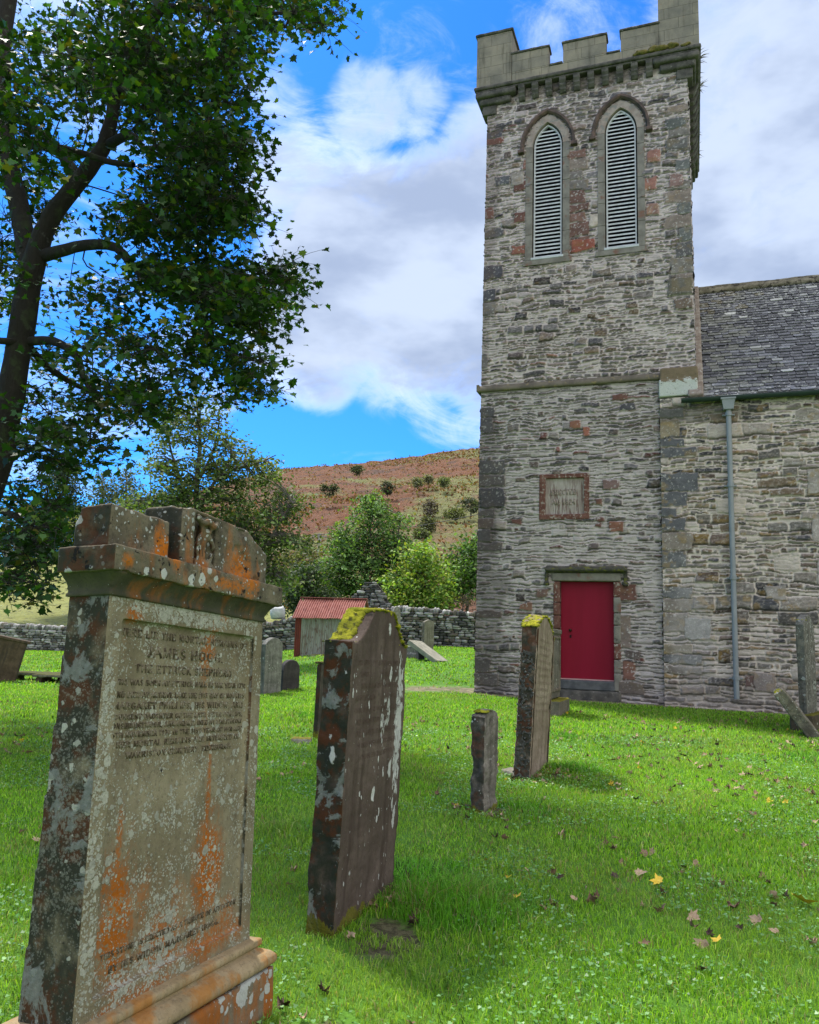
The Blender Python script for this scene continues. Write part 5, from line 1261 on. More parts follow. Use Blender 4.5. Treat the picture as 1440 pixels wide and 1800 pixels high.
def drystone(name, p0, p1, topf, label, seed, thick=.5, cope=True, hrow=(.07, .15), base=G, cat='wall'):
    r = random.Random(seed); p0 = np.array(p0, float); p1 = np.array(p1, float); L = np.linalg.norm(p1-p0); d = (p1-p0)/L; n = np.array([-d[1], d[0]]); rz = math.atan2(d[1], d[0])
    S = []; z = -.1
    while True:
        h = r.uniform(*hrow); s = r.uniform(-.3, 0); anyp = False
        while s < L:
            wd = r.uniform(.13, .44)*(h/.11)**.5
            sm = s+wd/2; q = p0+d*min(max(sm, 0), L); gz = float(base(q[0], q[1]))
            if z+h*.6 < topf(sm/L):
                anyp = True
                S.append(((q[0]-n[0]*(thick/2-.10)*1+r.uniform(-.02, .02), q[1]-n[1]*(thick/2-.10)+r.uniform(-.03, .03), gz+z+h/2), (wd/2*1.02, .13+r.uniform(-.02, .03), h/2*1.04), rz+r.uniform(-.1, .1), r.uniform(-.10, .10), tuple(np.array(r.choice(WP))*r.uniform(.7, 1.15))))
            s += wd
        if not anyp and z > .3: break
        z += h*.96
    if cope:
        s = 0
        while s < L:
            wd = r.uniform(.10, .22); q = p0+d*(s+wd/2); gz = float(base(q[0], q[1])); hh = r.uniform(.10, .17)
            S.append(((q[0], q[1], gz+topf(s/L)+hh*.5), (wd/2, .24, hh), rz+r.uniform(-.1, .1), r.uniform(-.5, .2), tuple(np.array(r.choice(WP))*r.uniform(.8, 1.3)))); s += wd*.85
    V, F, C_ = stones(S, seed)
    o = link(name, np_mesh(name, V, F, C_), M_dry, label=label, cat=cat)
    # packed core
    m = 30; bm = bmesh.new(); prev = None
    for i in range(m+1):
        q = p0+d*L*i/m; gz = float(base(q[0], q[1])); tz = max(.05, topf(i/m)-.06); w_ = thick/2-.09
        ring = [bm.verts.new((q[0]+n[0]*a_, q[1]+n[1]*a_, gz+b_)) for a_, b_ in ((-w_, -.3), (w_, -.3), (w_, tz), (-w_, tz))]
        if prev:
            for k_ in range(4): bm.faces.new((prev[k_], prev[(k_+1) % 4], ring[(k_+1) % 4], ring[k_]))
        else: bm.faces.new(ring)
        prev = ring
    bm.faces.new(prev[::-1])
    link('wall_core', bm_mesh('wall_core', bm), mat_core, o)
    return o
mat_core = mat_plain('shadowed wall fill', (.03, .028, .025), (.06, .055, .05), 8, 1, .6)
a = at(660, 1140, 36.3); b = at(900, 1133, 35.0)
drystone('dry_stone_wall', (a[0], 36.4), (b[0]+2, 35.2), lambda t: 1.42+.06*math.sin(t*9), 'dry stone wall between the shed and the church tower', 3)
a = at(455, 1140, 37.5); b = at(530, 1140, 37)
drystone('dry_stone_wall', (a[0]-1.2, 37.8), (b[0]+1.0, 37.0), lambda t: 1.28+.10*math.sin(t*11), 'dry stone wall running behind the left side of the shed', 4)
a = at(-60, 1143, 42); b = at(150, 1143, 41)
drystone('dry_stone_wall', (a[0]-4, 42.5), (b[0]+5, 40.6), lambda t: 1.12+.05*math.sin(t*8), 'low dry stone wall below the pale field, left background', 5)
# ruined gable behind the shed
a = at(612, 1100, 38.5); b = at(700, 1100, 38.2)
gx = [0, .12, .30, .50, .62, .78, .90, 1.0]; gz_ = [1.9, 2.3, 2.88, 2.95, 2.6, 1.9, 1.5, 1.3]
drystone('ruined_gable', (a[0], 38.5), (b[0]+.1, 38.2), lambda t: float(np.interp(t, gx, gz_)), 'ruined dry stone gable rising to a point behind the red-roofed shed', 6, cope=False, cat='ruin')
# pale boulder on the wall
p = at(488, 1078, 37.6); V, F, C_ = stones([((0, 0, 0), (.36, .3, .30), .2, .15, (.42, .43, .42))], 9)
o = link('boulder', np_mesh('boulder', V, F, C_, True), M_dry, label='pale rounded boulder sitting on top of the wall left of the shed', cat='boulder'); o.location = p

# ------------------------------------------------------------------ corrugated iron shed
sp0 = at(518, 1141, 31); SHY = .17
shed = empty('shed', (sp0[0], 31, float(G(sp0[0], 31))), -SHY, label='small corrugated iron shed with rusty red roof', cat='shed')
def corr(name, origin, ux, uy, length, height, mat, pitch=.085, amp=.018, ragged=0.0, parent=None, top=None, seed=0, rows=6):
    """corrugated sheet: ridges run along uy, waves across ux"""
    ux = np.array(ux, float); uy = np.array(uy, float); n = np.cross(ux, uy); n /= np.linalg.norm(n)
    m = int(length/pitch*6)+1; s = np.linspace(0, length, m); r = np.random.default_rng(seed)
    V = []; 
    for j in range(rows+1):
        for i_, si in enumerate(s):
            t = j/rows; h = height if top is None else top(si)
            e = 0
            if j == 0 and ragged: e = -ragged*fbm2(np.array([si*3.0]), np.array([seed*1.]), 3, seed)[0]
            V.append(np.array(origin)+ux*si+uy*(t*h+e)+n*(amp*math.sin(si/pitch*2*math.pi)+.01*math.sin(si*1.7+t*3)))
    F = []
    for j in range(rows):
        for i_ in range(m-1): a_ = j*m+i_; F.append((a_, a_+1, a_+m+1, a_+m))
    return link(name, np_mesh(name, V, F, None, True), mat, parent)
def rust(name, c1, c2, c3, sc_=1.6, t=(.45, .6), st=(5, 5, .7)):
    m, T = new_mat(name); p = T.n('ShaderNodeTexCoord').outputs['Object']
    c = T.mix(T.step(T.noise(T.mapping(p, st), sc_, 5, .7), *t), c1, c2)
    c = T.mix(T.step(T.noise(T.mapping(p, (1, 1, .5)), 7, 5, .75), .52, .66), c, c3)
    c = T.mix(T.math('MULTIPLY', T.noise(p, 45, 3), .4), c, (.05, .03, .025)); finish(T, c, .75, T.noise(p, 60, 3), .2, .004); return m
M_sh = rust('weathered corrugated wall', (.40, .40, .36), (.27, .23, .19), (.16, .08, .06))
M_sh2 = rust('rusted red corrugated strip', (.24, .045, .03), (.17, .04, .03), (.10, .035, .03))
M_rf = rust('red oxide roof', (.30, .085, .065), (.40, .15, .12), (.20, .06, .05), 2.5, (.4, .6), (2, 2, 2))
SW, SD, SH = 2.42, 1.75, 1.55; RZ = 2.26
corr('wall_sheet', (.22, 0, -.05), (1, 0, 0), (0, 0, 1), SW-.22, SH+.05, M_sh, parent=shed, seed=1)
corr('wall_sheet', (-.02, -.012, -.05), (1, 0, 0), (0, 0, 1), .24, SH+.05, M_sh2, pitch=.08, parent=shed, seed=2)
corr('wall_sheet', (-.02, SD, -.05), (0, -1, 0), (0, 0, 1), SD, SH+.1, M_sh2, parent=shed, seed=3, top=lambda s: SH+.1+(RZ-SH-.1)*(1-abs(s/SD*2-1)))
bm = bmesh.new()
a_ = [bm.verts.new(q) for q in ((SW+.0, 0, 1.05), (SW, 0, SH), (SW, SD/2, RZ-.03), (SW, SD, SH), (SW, SD, 1.05))]; bm.faces.new(a_)
r_ = bmesh.ops.extrude_face_region(bm, geom=list(bm.faces)); bmesh.ops.translate(bm, vec=(-.03, 0, 0), verts=[g for g in r_['geom'] if isinstance(g, bmesh.types.BMVert)])
link('gable', bm_mesh('gable', bm), mat_plain('pale blue gable sheet', (.30, .37, .42), (.38, .44, .48), 4, .7, .2), shed)
bm = bmesh.new(); add_box(bm, SW-.04, SW+.0, 0, .06, -.1, 1.2); add_box(bm, SW-.04, SW, SD-.3, SD, -.1, 1.05); add_box(bm, .05, SW-.06, SD-.04, SD, -.1, 1.5); link('door_post', bm_mesh('door_post', bm), mat_plain('dark timber', (.03, .025, .02), (.06, .05, .04), 8, .9, .3), shed)
sl_ = np.array([0, SD/2+.12, RZ-SH+.08]); sl_l = np.linalg.norm(sl_)
corr('roof_sheet', (-.12, -.12, SH-.06), (1, 0, 0), sl_/sl_l, 1.42, sl_l, M_rf, parent=shed, seed=5, ragged=.05, pitch=.09, amp=.022)
corr('roof_sheet', (1.25, -.12, SH-.045), (1, 0, 0), sl_/sl_l, SW-1.13, sl_l, M_rf, parent=shed, seed=6, ragged=.06, pitch=.09, amp=.022)
corr('roof_sheet', (-.12, SD+.12, SH-.06), (1, 0, 0), (0, -sl_[1]/sl_l, sl_[2]/sl_l), SW+.25, sl_l, M_rf, parent=shed, seed=7, pitch=.09)
bm = bmesh.new(); add_box(bm, -.14, SW+.14, SD/2-.09, SD/2+.09, RZ+.02, RZ+.05, .01); link('ridge_cap', bm_mesh('ridge_cap', bm), M_rf, shed)

# ------------------------------------------------------------------ pole and wire
p = at(556, 1075, 58); top_ = at(555, 938, 58)
pole = empty('utility_pole', (p[0], 58, p[2]-1.5), label='weathered timber utility pole behind the trees', cat='utility pole')
V, F = tubes([([(0, 0, 0), (0, 0, top_[2]-p[2]+1.5)], [.16, .12])], 8); link('pole', np_mesh('pole', V, F, None, True), mat_plain('grey timber', (.24, .22, .19), (.34, .32, .28), 6, .9, .2), pole)
bm = bmesh.new(); add_box(bm, -.5, .5, -.06, .06, top_[2]-p[2]+1.25, top_[2]-p[2]+1.35, .01); link('crossarm', bm_mesh('crossarm', bm), mat_plain('crossarm timber', (.2, .18, .15), (.3, .28, .24), 6, .9, .2), pole)
e0 = at(300, 960, 62); e1_ = at(556, 940, 58); e2 = at(900, 893, 46)
m1 = (e1_+e2)/2-np.array([0, 0, .35]); m0 = (e0+e1_)/2-np.array([0, 0, .5])
V, F = tubes([(spline([e0, m0, e1_], 14), np.full(14, .022)), (spline([e1_, m1, e2, e2+(e2-m1)*2], 22), np.full(22, .022))], 5)
link('overhead_wire', np_mesh('overhead_wire', V, F), mat_plain('black cable', (.02, .02, .02), (.03, .03, .03), 5, .7, 0), label='single black overhead wire crossing before the hill', cat='wire')

# ------------------------------------------------------------------ foliage
MAPLE = np.array([(0, 0), (.10, .10), (.42, .02), (.34, .22), (.60, .42), (.36, .48), (.34, .62), (.16, .62), (0, 1.0), (-.16, .62), (-.34, .62), (-.36, .48), (-.60, .42), (-.34, .22), (-.42, .02), (-.10, .10)])
OVAL = np.array([(0, 0), (.28, .35), (.24, .7), (0, 1.0), (-.24, .7), (-.28, .35)])
QUAD = np.array([(0, 0), (.30, .5), (0, 1.0), (-.30, .5)])
def leaves(P, size, shape, colors, seed, droop=.6, fold=.25, svar=.35, nrm_bias=None):
    """one flat-ish leaf per point of P"""
    r = np.random.default_rng(seed); n = len(P); k = len(shape)
    d = r.normal(size=(n, 3)); d[:, 2] = d[:, 2]*.5-droop; d /= np.linalg.norm(d, axis=1)[:, None]
    nn = r.normal(size=(n, 3)); nn[:, 2] = np.abs(nn[:, 2])+.5
    if nrm_bias is not None: nn += np.array(nrm_bias)
    s = np.cross(d, nn); s /= np.linalg.norm(s, axis=1)[:, None]+1e-9; nn = np.cross(s, d)
    sz = size*(1+svar*r.uniform(-1, 1, n))
    x = shape[:, 0]; y = shape[:, 1]
    V = P[:, None]+sz[:, None, None]*(x[None, :, None]*s[:, None]+y[None, :, None]*d[:, None]+(fold*np.abs(x)-.25*y*y)[None, :, None]*nn[:, None])
    F = np.arange(n*k).reshape(n, k)
    C_ = np.repeat(colors, k, axis=0)
    return V.reshape(-1, 3), F, C_
def col_mix(n, pal, wts, seed, var=.3):
    r = np.random.default_rng(seed); c = np.array(pal)[r.choice(len(pal), n, p=np.array(wts)/sum(wts))]
    return c*r.uniform(1-var, 1+var, (n, 1))
M_leaf = mat_attr('sycamore leaves', 8, .5, .2, 0, trans=((1.1, 1.3, .25), .35), spec=.4)
M_leaf2 = mat_attr('small leaves', 4, .65, .25, 0, trans=((1.1, 1.2, .3), .30))
M_bark, T = new_mat('sycamore bark')
p = T.n('ShaderNodeTexCoord').outputs['Object']
c = T.mix(T.noise(T.mapping(p, (1, 1, .4)), 14, 5, .7), (.010, .009, .007), (.035, .030, .023)); c = T.mix(T.step(T.noise(p, 6, 5, .7), .58, .66), c, (.07, .07, .06)); c = T.mix(T.step(T.noise(p, 3, 4, .6), .55, .7), c, (.035, .045, .02))
finish(T, c, .95, T.noise(T.mapping(p, (1, 1, .3)), 22, 5, .7), 1.0, .03)
M_bark2 = mat_plain('grey bark', (.05, .045, .035), (.12, .11, .09), 5, .95, .5, c3=(.16, .15, .12))

# --- the big sycamore on the left; its stem stands just outside the picture
TY = 11.0
def tp3(px_, py_, dy=0): return at(px_, py_, TY+dy)
limbs = []
def limb(pts, r0, r1, n=14, pw=1.0):
    P = spline(pts, n); R = r0+(r1-r0)*np.linspace(0, 1, n)**pw; limbs.append((P, R))
def rpx(wpx, y=TY): return wpx/2/FPX*y
limb([tp3(-250, 1420), tp3(-190, 1250), tp3(-110, 1050), tp3(-20, 860), tp3(18, 700), tp3(38, 580), tp3(55, 480), tp3(80, 400), tp3(120, 340), tp3(165, 285), tp3(190, 235), tp3(204, 160), tp3(216, 80), tp3(222, -20), tp3(240, -160)], rpx(66), rpx(12), 60, .9)
limb([tp3(55, 500), tp3(40, 400, .3), tp3(10, 250, .7), tp3(2, 120, .8), tp3(10, 20, .9), tp3(40, -120, 1)], rpx(38), rpx(34), 24)
limb([tp3(-110, 1050), tp3(-200, 850, .8), tp3(-300, 600, 1.2), tp3(-350, 300, 1.5), tp3(-330, -100, 1.8)], rpx(70), rpx(25), 20)
limb([tp3(75, 450), tp3(110, 440, -.2), tp3(160, 430, -.4), tp3(205, 436, -.5), tp3(245, 480, -.6), tp3(270, 505, -.7), tp3(320, 520, -.9), tp3(400, 560, -1.2)], rpx(24), rpx(7), 20)
limb([tp3(50, 600), tp3(95, 600, -.3), tp3(135, 625, -.5), tp3(150, 670, -.6), tp3(170, 700, -.8)], rpx(18), rpx(7), 14)
limb([tp3(50, 598), tp3(10, 600, -.2), tp3(-60, 590, -.3)], rpx(16), rpx(10), 8)
limb([tp3(140, 322), tp3(115, 280, .3), tp3(85, 245, .6), tp3(45, 215, .8), tp3(0, 190, 1)], rpx(26), rpx(12), 14)
limb([tp3(235, 290, -.6), tp3(190, 284, -.4), tp3(140, 268, -.4), tp3(90, 258, -.5), tp3(40, 256, -.6), tp3(-40, 268, -.8)], rpx(10), rpx(15), 14)
limb([tp3(192, 255), tp3(215, 242, -.3), tp3(236, 240, -.5), tp3(256, 262, -.7), tp3(290, 252, -1)], rpx(20), rpx(7), 12)
limb([tp3(210, 120), tp3(250, 60, -.3), tp3(285, 10, -.5), tp3(330, -60, -.6), tp3(420, -90, -.8)], rpx(26), rpx(10), 16)
limb([tp3(285, 10, -.5), tp3(350, 15, -1), tp3(430, 25, -1.5), tp3(520, 20, -2)], rpx(12), rpx(5), 14)
limb([tp3(215, 90), tp3(270, 130, .4), tp3(330, 180, .8), tp3(380, 260, 1.2), tp3(420, 340, 1.4)], rpx(20), rpx(6), 16)
limb([tp3(205, 150), tp3(270, 190, -.8), tp3(330, 270, -1.4), tp3(370, 340, -1.8)], rpx(14), rpx(5), 14)
limb([tp3(38, 590), tp3(90, 650, .6), tp3(170, 690, 1.1), tp3(260, 690, 1.5)], rpx(16), rpx(5), 14)
limb([tp3(-40, 900), tp3(10, 900, -.6), tp3(50, 930, -1.0), tp3(80, 990, -1.2)], rpx(14), rpx(5), 12)
limb([tp3(-20, 860), tp3(30, 800, .6), tp3(80, 790, 1), tp3(130, 810, 1.2)], rpx(14), rpx(5), 12)
BL = [  # (cx, cy, rx, ry, number of sprays)
 (90, 130, 150, 110, 105), (300, 50, 160, 90, 105), (480, 8, 90, 40, 32), (545, 5, 50, 50, 16), (340, 190, 110, 100, 95), (400, 120, 50, 60, 22), (370, 300, 70, 95, 75), (310, 350, 80, 65, 50), (415, 375, 38, 36, 18),
 (60, 280, 70, 60, 30), (60, 400, 50, 60, 24), (25, 500, 45, 80, 26), (200, 520, 60, 45, 20), (330, 470, 90, 60, 55), (420, 520, 75, 60, 55), (485, 495, 38, 34, 20), (390, 590, 95, 58, 54), (455, 645, 36, 48, 22), (395, 660, 55, 45, 20), (220, 590, 70, 45, 26), (290, 640, 60, 60, 28),
 (110, 640, 70, 60, 22), (90, 720, 90, 50, 34), (200, 700, 70, 50, 30), (260, 720, 40, 50, 16), (50, 800, 60, 60, 26), (140, 780, 50, 50, 20), (60, 920, 70, 60, 40), (40, 980, 60, 50, 34), (95, 950, 40, 60, 16), (70, 1040, 14, 22, 2), (25, 1020, 30, 25, 8),
 (150, 170, 90, 90, 35), (240, 130, 60, 70, 25), (20, 60, 40, 60, 8), (150, 380, 40, 40, 6), (215, 400, 50, 40, 14), (240, 330, 30, 60, 12),
 (-140, 200, 120, 260, 50), (-150, 600, 110, 200, 50), (-130, 950, 90, 120, 40), (200, -110, 320, 70, 45), (-350, 300, 150, 350, 40)]
GAPS = [(95, 215, 30), (245, 285, 14), (190, 340, 38), (160, 378, 26), (50, 18, 22), (120, 490, 24), (112, 530, 22), (250, 545, 26), (240, 500, 14), (275, 215, 14), (295, 245, 12), (450, 435, 16), (30, 640, 14), (150, 560, 18), (85, 560, 14), (30, 340, 12), (445, 700, 8), (330, 590, 14), (330, 560, 10), (190, 640, 16), (40, 730, 16), (140, 740, 12)]
r = np.random.default_rng(77); LP = []; LT = []; twigs = []
TPX = spline(np.array([(-20, 860, 0), (18, 700, 0), (38, 580, 0), (55, 480, 0), (80, 400, 0), (120, 340, 0), (165, 285, 0), (190, 235, 0), (204, 160, 0)]), 60)[:, :2]
allP = np.concatenate([l[0] for l in limbs])
cl = []
for (cx, cy, rx, ry, n_) in BL:
    for _ in range(n_):
        t = r.uniform(0, 2*np.pi); q = math.sqrt(r.uniform(0, 1)); px_ = cx+rx*q*math.cos(t); py_ = cy+ry*q*math.sin(t)
        if any((px_-g0)**2+(py_-g1)**2 < (g2*1.45)**2 for g0, g1, g2 in GAPS): continue
        if r.random() < (.36 if cy > 560 else .14) and cx > -60 and cy > -60: continue
        near = np.min(np.hypot(TPX[:, 0]-px_, TPX[:, 1]-py_))
        c0 = at(px_, py_, TY+(r.uniform(.5, 2.8) if near < 48 else r.uniform(-2.4, 2.6)))
        if near < 34 and r.random() < .55: continue
        cl.append(c0)
cl.sort(key=lambda c_: np.min(np.linalg.norm(allP-c_, axis=1)))
nodes = [p_ for p_ in allP]; lev = [0]*len(nodes)
for c0 in cl:     # every spray springs from the nearest limb or from an earlier spray
    NP_ = np.array(nodes); dd = np.linalg.norm(NP_-c0, axis=1)+.10*np.array(lev)+np.maximum(0, NP_[:, 2]-c0[2]-.8)*.6
    kx = int(np.argmin(dd)); b0 = NP_[kx]; dist = np.linalg.norm(c0-b0); bend = .16*dist
    m1_ = b0*.66+c0*.34+np.array([0, 0, .14*dist])+r.normal(size=3)*bend; m2_ = b0*.3+c0*.7+np.array([0, 0, .12*dist])+r.normal(size=3)*bend
    tw_p = spline([b0, m1_, m2_, c0, c0+np.array([r.normal()*.12, r.normal()*.12, -.14])], 11)
    r0 = max(.004, .013-.0022*lev[kx]); twigs.append((tw_p, np.linspace(r0, .003, 11))); nodes.append(tw_p[6]); lev.append(lev[kx]+1); nodes.append(c0); lev.append(lev[kx]+1)
    m = r.integers(30, 50); sp_ = r.uniform(.15, .31)
    Q = c0+r.normal(size=(m, 3))*np.array([sp_*1.15, sp_*1.15, sp_*.40]).clip(0)+np.array([0, 0, -.04])
    far_ = np.linalg.norm(Q-c0, axis=1) > sp_*2.3; Q = Q[~far_]; m = len(Q)
    LP.append(Q); LT.append(np.full(m, r.choice([.55, .85, 1.1, 1.7], p=[.28, .35, .24, .13])))
    for e in Q[:11]: twigs.append((spline([tw_p[8], (tw_p[8]+e)/2+np.array([0, 0, .03])+r.normal(size=3)*.02, e], 4), np.array([.0042, .0034, .003, .002])))
LP = np.concatenate(LP); LT = np.concatenate(LT)
# keep the big gaps clear for leaves as seen through the crown's thin places
cpal = [(.022, .066, .012), (.036, .092, .013), (.015, .042, .011), (.085, .14, .013), (.12, .11, .014)]
tree = empty('sycamore_tree', tp3(-250, 1420)*np.array([1, 1, 0]), label='large dark sycamore overhanging the left side of the picture', cat='tree')
org = np.array(tree.location)
V, F, C_ = leaves(LP, .090, MAPLE, col_mix(len(LP), cpal, [4, 4, 3, 1.6, .35], 3)*LT[:, None], 5, .22, .22, .45, (0, 0, .9))
link('crown', np_mesh('crown', V-org, F, C_), M_leaf, tree)
V, F = tubes(limbs, 12)
d = fbm3(V*4, 3, 2)-.5; cen = d[:, None]*np.array([.05, .05, .02]); link('trunk', np_mesh('trunk', V+cen-org, F, None, True), M_bark, tree)
V, F = tubes(twigs, 4); link('twigs', np_mesh('twigs', V-org, F, None, True), M_bark, tree)

def bushtree(name, label, cat, blobs, y, dy, leaf, per, spread, pal, wts, stems, seed, group=None, shape=OVAL, droop=.2, base_px=None, mat=None, bark=None):
    """tree at distance y: blobs (cx,cy,rx,ry,n) in photo pixels give the crown's outline, dy its depth"""
    r = np.random.default_rng(seed); L_ = []; tw = []; st = []; tn = []
    for s_ in stems:
        P = spline([at(a_, b_, y+c_) for a_, b_, c_ in s_[0]], 12); st.append((P, np.linspace(s_[1], s_[2], 12)))
    SP = np.concatenate([s_[0] for s_ in st])
    for (cx, cy, rx, ry, n_) in blobs:
        for _ in range(n_):
            t = r.uniform(0, 2*np.pi); q = math.sqrt(r.uniform(0, 1)); c0 = at(cx+rx*q*math.cos(t), cy+ry*q*math.sin(t), y+r.uniform(-dy, dy)*math.sqrt(1-q*q*.8))
            b0 = SP[np.argmin(np.linalg.norm(SP-c0, axis=1)+np.maximum(0, SP[:, 2]-c0[2])*1.0)]
            tw.append((spline([b0, (b0+c0)/2+np.array([0, 0, .1*np.linalg.norm(c0-b0)]), c0], 5), np.linspace(st[0][1][0]*.16, st[0][1][0]*.04, 5)))
            m = max(3, int(per*r.uniform(.5, 1.5))); tn.append(np.full(m, r.choice([.6, .85, 1.1, 1.45]))); L_.append(c0+r.normal(size=(m, 3))*np.array([spread, spread, spread*.55]))
    L_ = np.concatenate(L_); org = st[0][0][0]
    t_ = empty(name, org, label=label, cat=cat, group=group)
    V, F, C_ = leaves(L_, leaf, shape, col_mix(len(L_), pal, wts, seed)*np.concatenate(tn)[:, None], seed, droop)
    link('crown', np_mesh(name+'_crown', V-org, F, C_), mat or M_leaf2, t_)
    V, F = tubes(st+tw, 6); link('trunk', np_mesh(name+'_trunk', V-org, F, None, True), bark or M_bark2, t_)
    return t_
# sparse tree behind the monument
bushtree('ash_tree', 'sparse grey-green tree with spreading bare branches, rising behind the large monument', 'tree',
  [(335, 790, 75, 60, 80), (345, 730, 50, 45, 40), (300, 740, 30, 40, 16), (425, 825, 60, 24, 44), (465, 835, 28, 20, 22), (280, 850, 40, 45, 38), (410, 790, 30, 25, 14), (510, 885, 26, 20, 20), (485, 905, 40, 20, 22), (440, 900, 50, 30, 36), (360, 860, 80, 40, 80), (470, 950, 55, 22, 34), (520, 955, 30, 18, 16), (430, 960, 50, 30, 36), (455, 1000, 50, 30, 40), (495, 1020, 25, 25, 20), (400, 930, 60, 30, 45), (250, 900, 40, 30, 30), (480, 860, 12, 10, 4)],
  27, 1.6, .125, 24, .24, [(.10, .15, .045), (.15, .20, .07), (.06, .09, .035), (.19, .21, .08)], [4, 4, 2, 1.5],
  [([(350, 1110, 0), (352, 960, 0), (345, 860, 0), (352, 780, 0), (345, 700, .2)], .17, .03), ([(350, 900, 0), (375, 850, -.3), (410, 825, -.5), (450, 815, -.6), (485, 800, -.7)], .07, .015), ([(350, 930, 0), (320, 850, .3), (300, 790, .5), (290, 730, .7)], .08, .015), ([(350, 980, 0), (410, 950, -.4), (460, 965, -.6), (490, 920, -.8), (515, 885, -1)], .08, .015), ([(352, 960, 0), (300, 900, .4), (265, 880, .6)], .06, .015), ([(352, 840, 0), (375, 790, .3), (385, 740, .5)], .05, .012), ([(350, 1000, 0), (420, 990, -.3), (480, 1010, -.5)], .06, .012)], 41)
# trees between wall and hill
G1 = [(.11, .20, .055), (.17, .28, .08), (.06, .11, .04), (.23, .33, .09)]
bushtree('ash_tree', 'tall feathery mid-green tree in the centre behind the shed', 'tree', [(648, 905, 16, 32, 36), (668, 890, 9, 20, 14), (628, 915, 11, 22, 14), (690, 925, 15, 26, 24), (708, 912, 7, 18, 8), (598, 930, 12, 18, 12), (645, 965, 42, 34, 90), (605, 965, 26, 28, 40), (700, 960, 22, 26, 34), (585, 995, 24, 22, 34), (640, 1010, 56, 32, 110), (700, 1005, 36, 36, 66), (565, 1030, 28, 24, 34), (650, 1045, 70, 22, 70), (660, 873, 5, 8, 3), (738, 985, 10, 16, 8)], 44, 2.2, .17, 26, .30, G1, [4, 3, 3, 1.2], [([(640, 1090, 0), (645, 1000, 0), (650, 940, 0), (652, 880, 0)], .16, .03), ([(640, 1060, 0), (610, 990, .5), (595, 940, .8)], .08, .02), ([(645, 1040, 0), (690, 970, -.5), (705, 910, -.8)], .09, .02)], 42)
bushtree('ash_tree', 'yellow-green young tree just right of centre, over the far wall', 'tree', [(735, 985, 35, 25, 55), (750, 1020, 45, 35, 90), (705, 1035, 40, 35, 70), (775, 1045, 25, 25, 36), (740, 965, 14, 10, 10), (720, 1060, 70, 16, 50)], 40, 1.8, .18, 20, .32, [(.20, .32, .06), (.28, .38, .06), (.13, .24, .05), (.36, .38, .07)], [4, 3, 3, 1.6], [([(730, 1100, 0), (735, 1040, 0), (740, 980, 0)], .10, .02), ([(730, 1075, 0), (700, 1040, .3)], .05, .015)], 43)
bushtree('shrub', 'leafy green shrub pressed against the left edge of the tower, beyond the wall', 'shrub', [(825, 980, 30, 30, 60), (815, 1015, 35, 30, 70), (845, 1000, 30, 50, 60), (800, 1040, 30, 20, 30), (840, 950, 14, 14, 12)], 42, 2, .19, 20, .34, [(.10, .20, .05), (.16, .27, .06), (.05, .09, .03)], [4, 3, 3], [([(820, 1090, 0), (825, 1030, 0), (830, 970, 0)], .09, .02)], 44)
bushtree('shrub', 'dark brown leafless thicket right above the wall beside the tower', 'shrub', [(810, 1062, 35, 18, 40), (835, 1055, 20, 25, 20)], 39, 1, .10, 6, .2, [(.08, .05, .04), (.11, .08, .05)], [1, 1], [([(812, 1100, 0), (815, 1050, 0)], .05, .02)], 45)
bushtree('shrub', 'dark evergreen bush between the monument and the shed', 'shrub', [(530, 1030, 28, 35, 80), (510, 1060, 20, 20, 30), (560, 1050, 30, 22, 50), (545, 1000, 18, 22, 24)], 41, 1.5, .16, 22, .3, [(.035, .065, .025), (.055, .09, .035), (.09, .12, .04)], [4, 3, 1], [([(535, 1095, 0), (535, 1040, 0)], .08, .02)], 46)
bushtree('shrub', 'pale olive scrub left of the utility pole', 'shrub', [(490, 1000, 40, 30, 60), (530, 975, 30, 30, 45), (560, 985, 20, 30, 25)], 52, 2.5, .2, 18, .42, [(.15, .17, .06), (.21, .22, .08), (.09, .11, .045)], [4, 3, 2], [([(510, 1060, 0), (520, 990, 0)], .09, .02)], 47)
# trees on the left skyline
bushtree('conifer', 'spiky dark conifer on the left skyline, left of the monument', 'tree', [(105, 860, 30, 45, 120), (105, 905, 45, 30, 130), (108, 820, 12, 16, 18)], 75, 2.6, .30, 20, .55, [(.03, .06, .03), (.05, .08, .035)], [1, 1], [([(105, 960, 0), (105, 880, 0), (106, 812, 0)], .2, .04)], 48, shape=QUAD, droop=.5)
bushtree('conifer', 'feathery grey-green larch on the skyline above the monument block, left one', 'tree', [(180, 880, 26, 35, 60), (180, 850, 12, 22, 22)], 85, 2.5, .32, 16, .6, [(.07, .10, .05), (.10, .13, .07)], [1, 1], [([(180, 950, 0), (180, 890, 0), (181, 832, 0)], .18, .03)], 49, shape=QUAD, droop=.3)
bushtree('conifer', 'feathery larch with pointed top on the skyline, right of the other larch', 'tree', [(222, 875, 24, 34, 56), (222, 845, 10, 22, 20)], 85, 2.5, .32, 16, .6, [(.07, .10, .05), (.10, .13, .07)], [1, 1], [([(222, 950, 0), (222, 880, 0), (222, 826, 0)], .18, .03)], 50, shape=QUAD, droop=.3)
bushtree('shrub', 'yellow-green bushes below the dark conifer, at the top of the pale field', 'shrub', [(60, 935, 60, 25, 80), (125, 930, 40, 30, 80), (150, 960, 40, 25, 60), (0, 960, 50, 25, 50)], 70, 3, .28, 18, .5, [(.14, .17, .04), (.20, .22, .05), (.07, .10, .03)], [4, 3, 2], [([(100, 1000, 0), (110, 940, 0)], .12, .03)], 51)
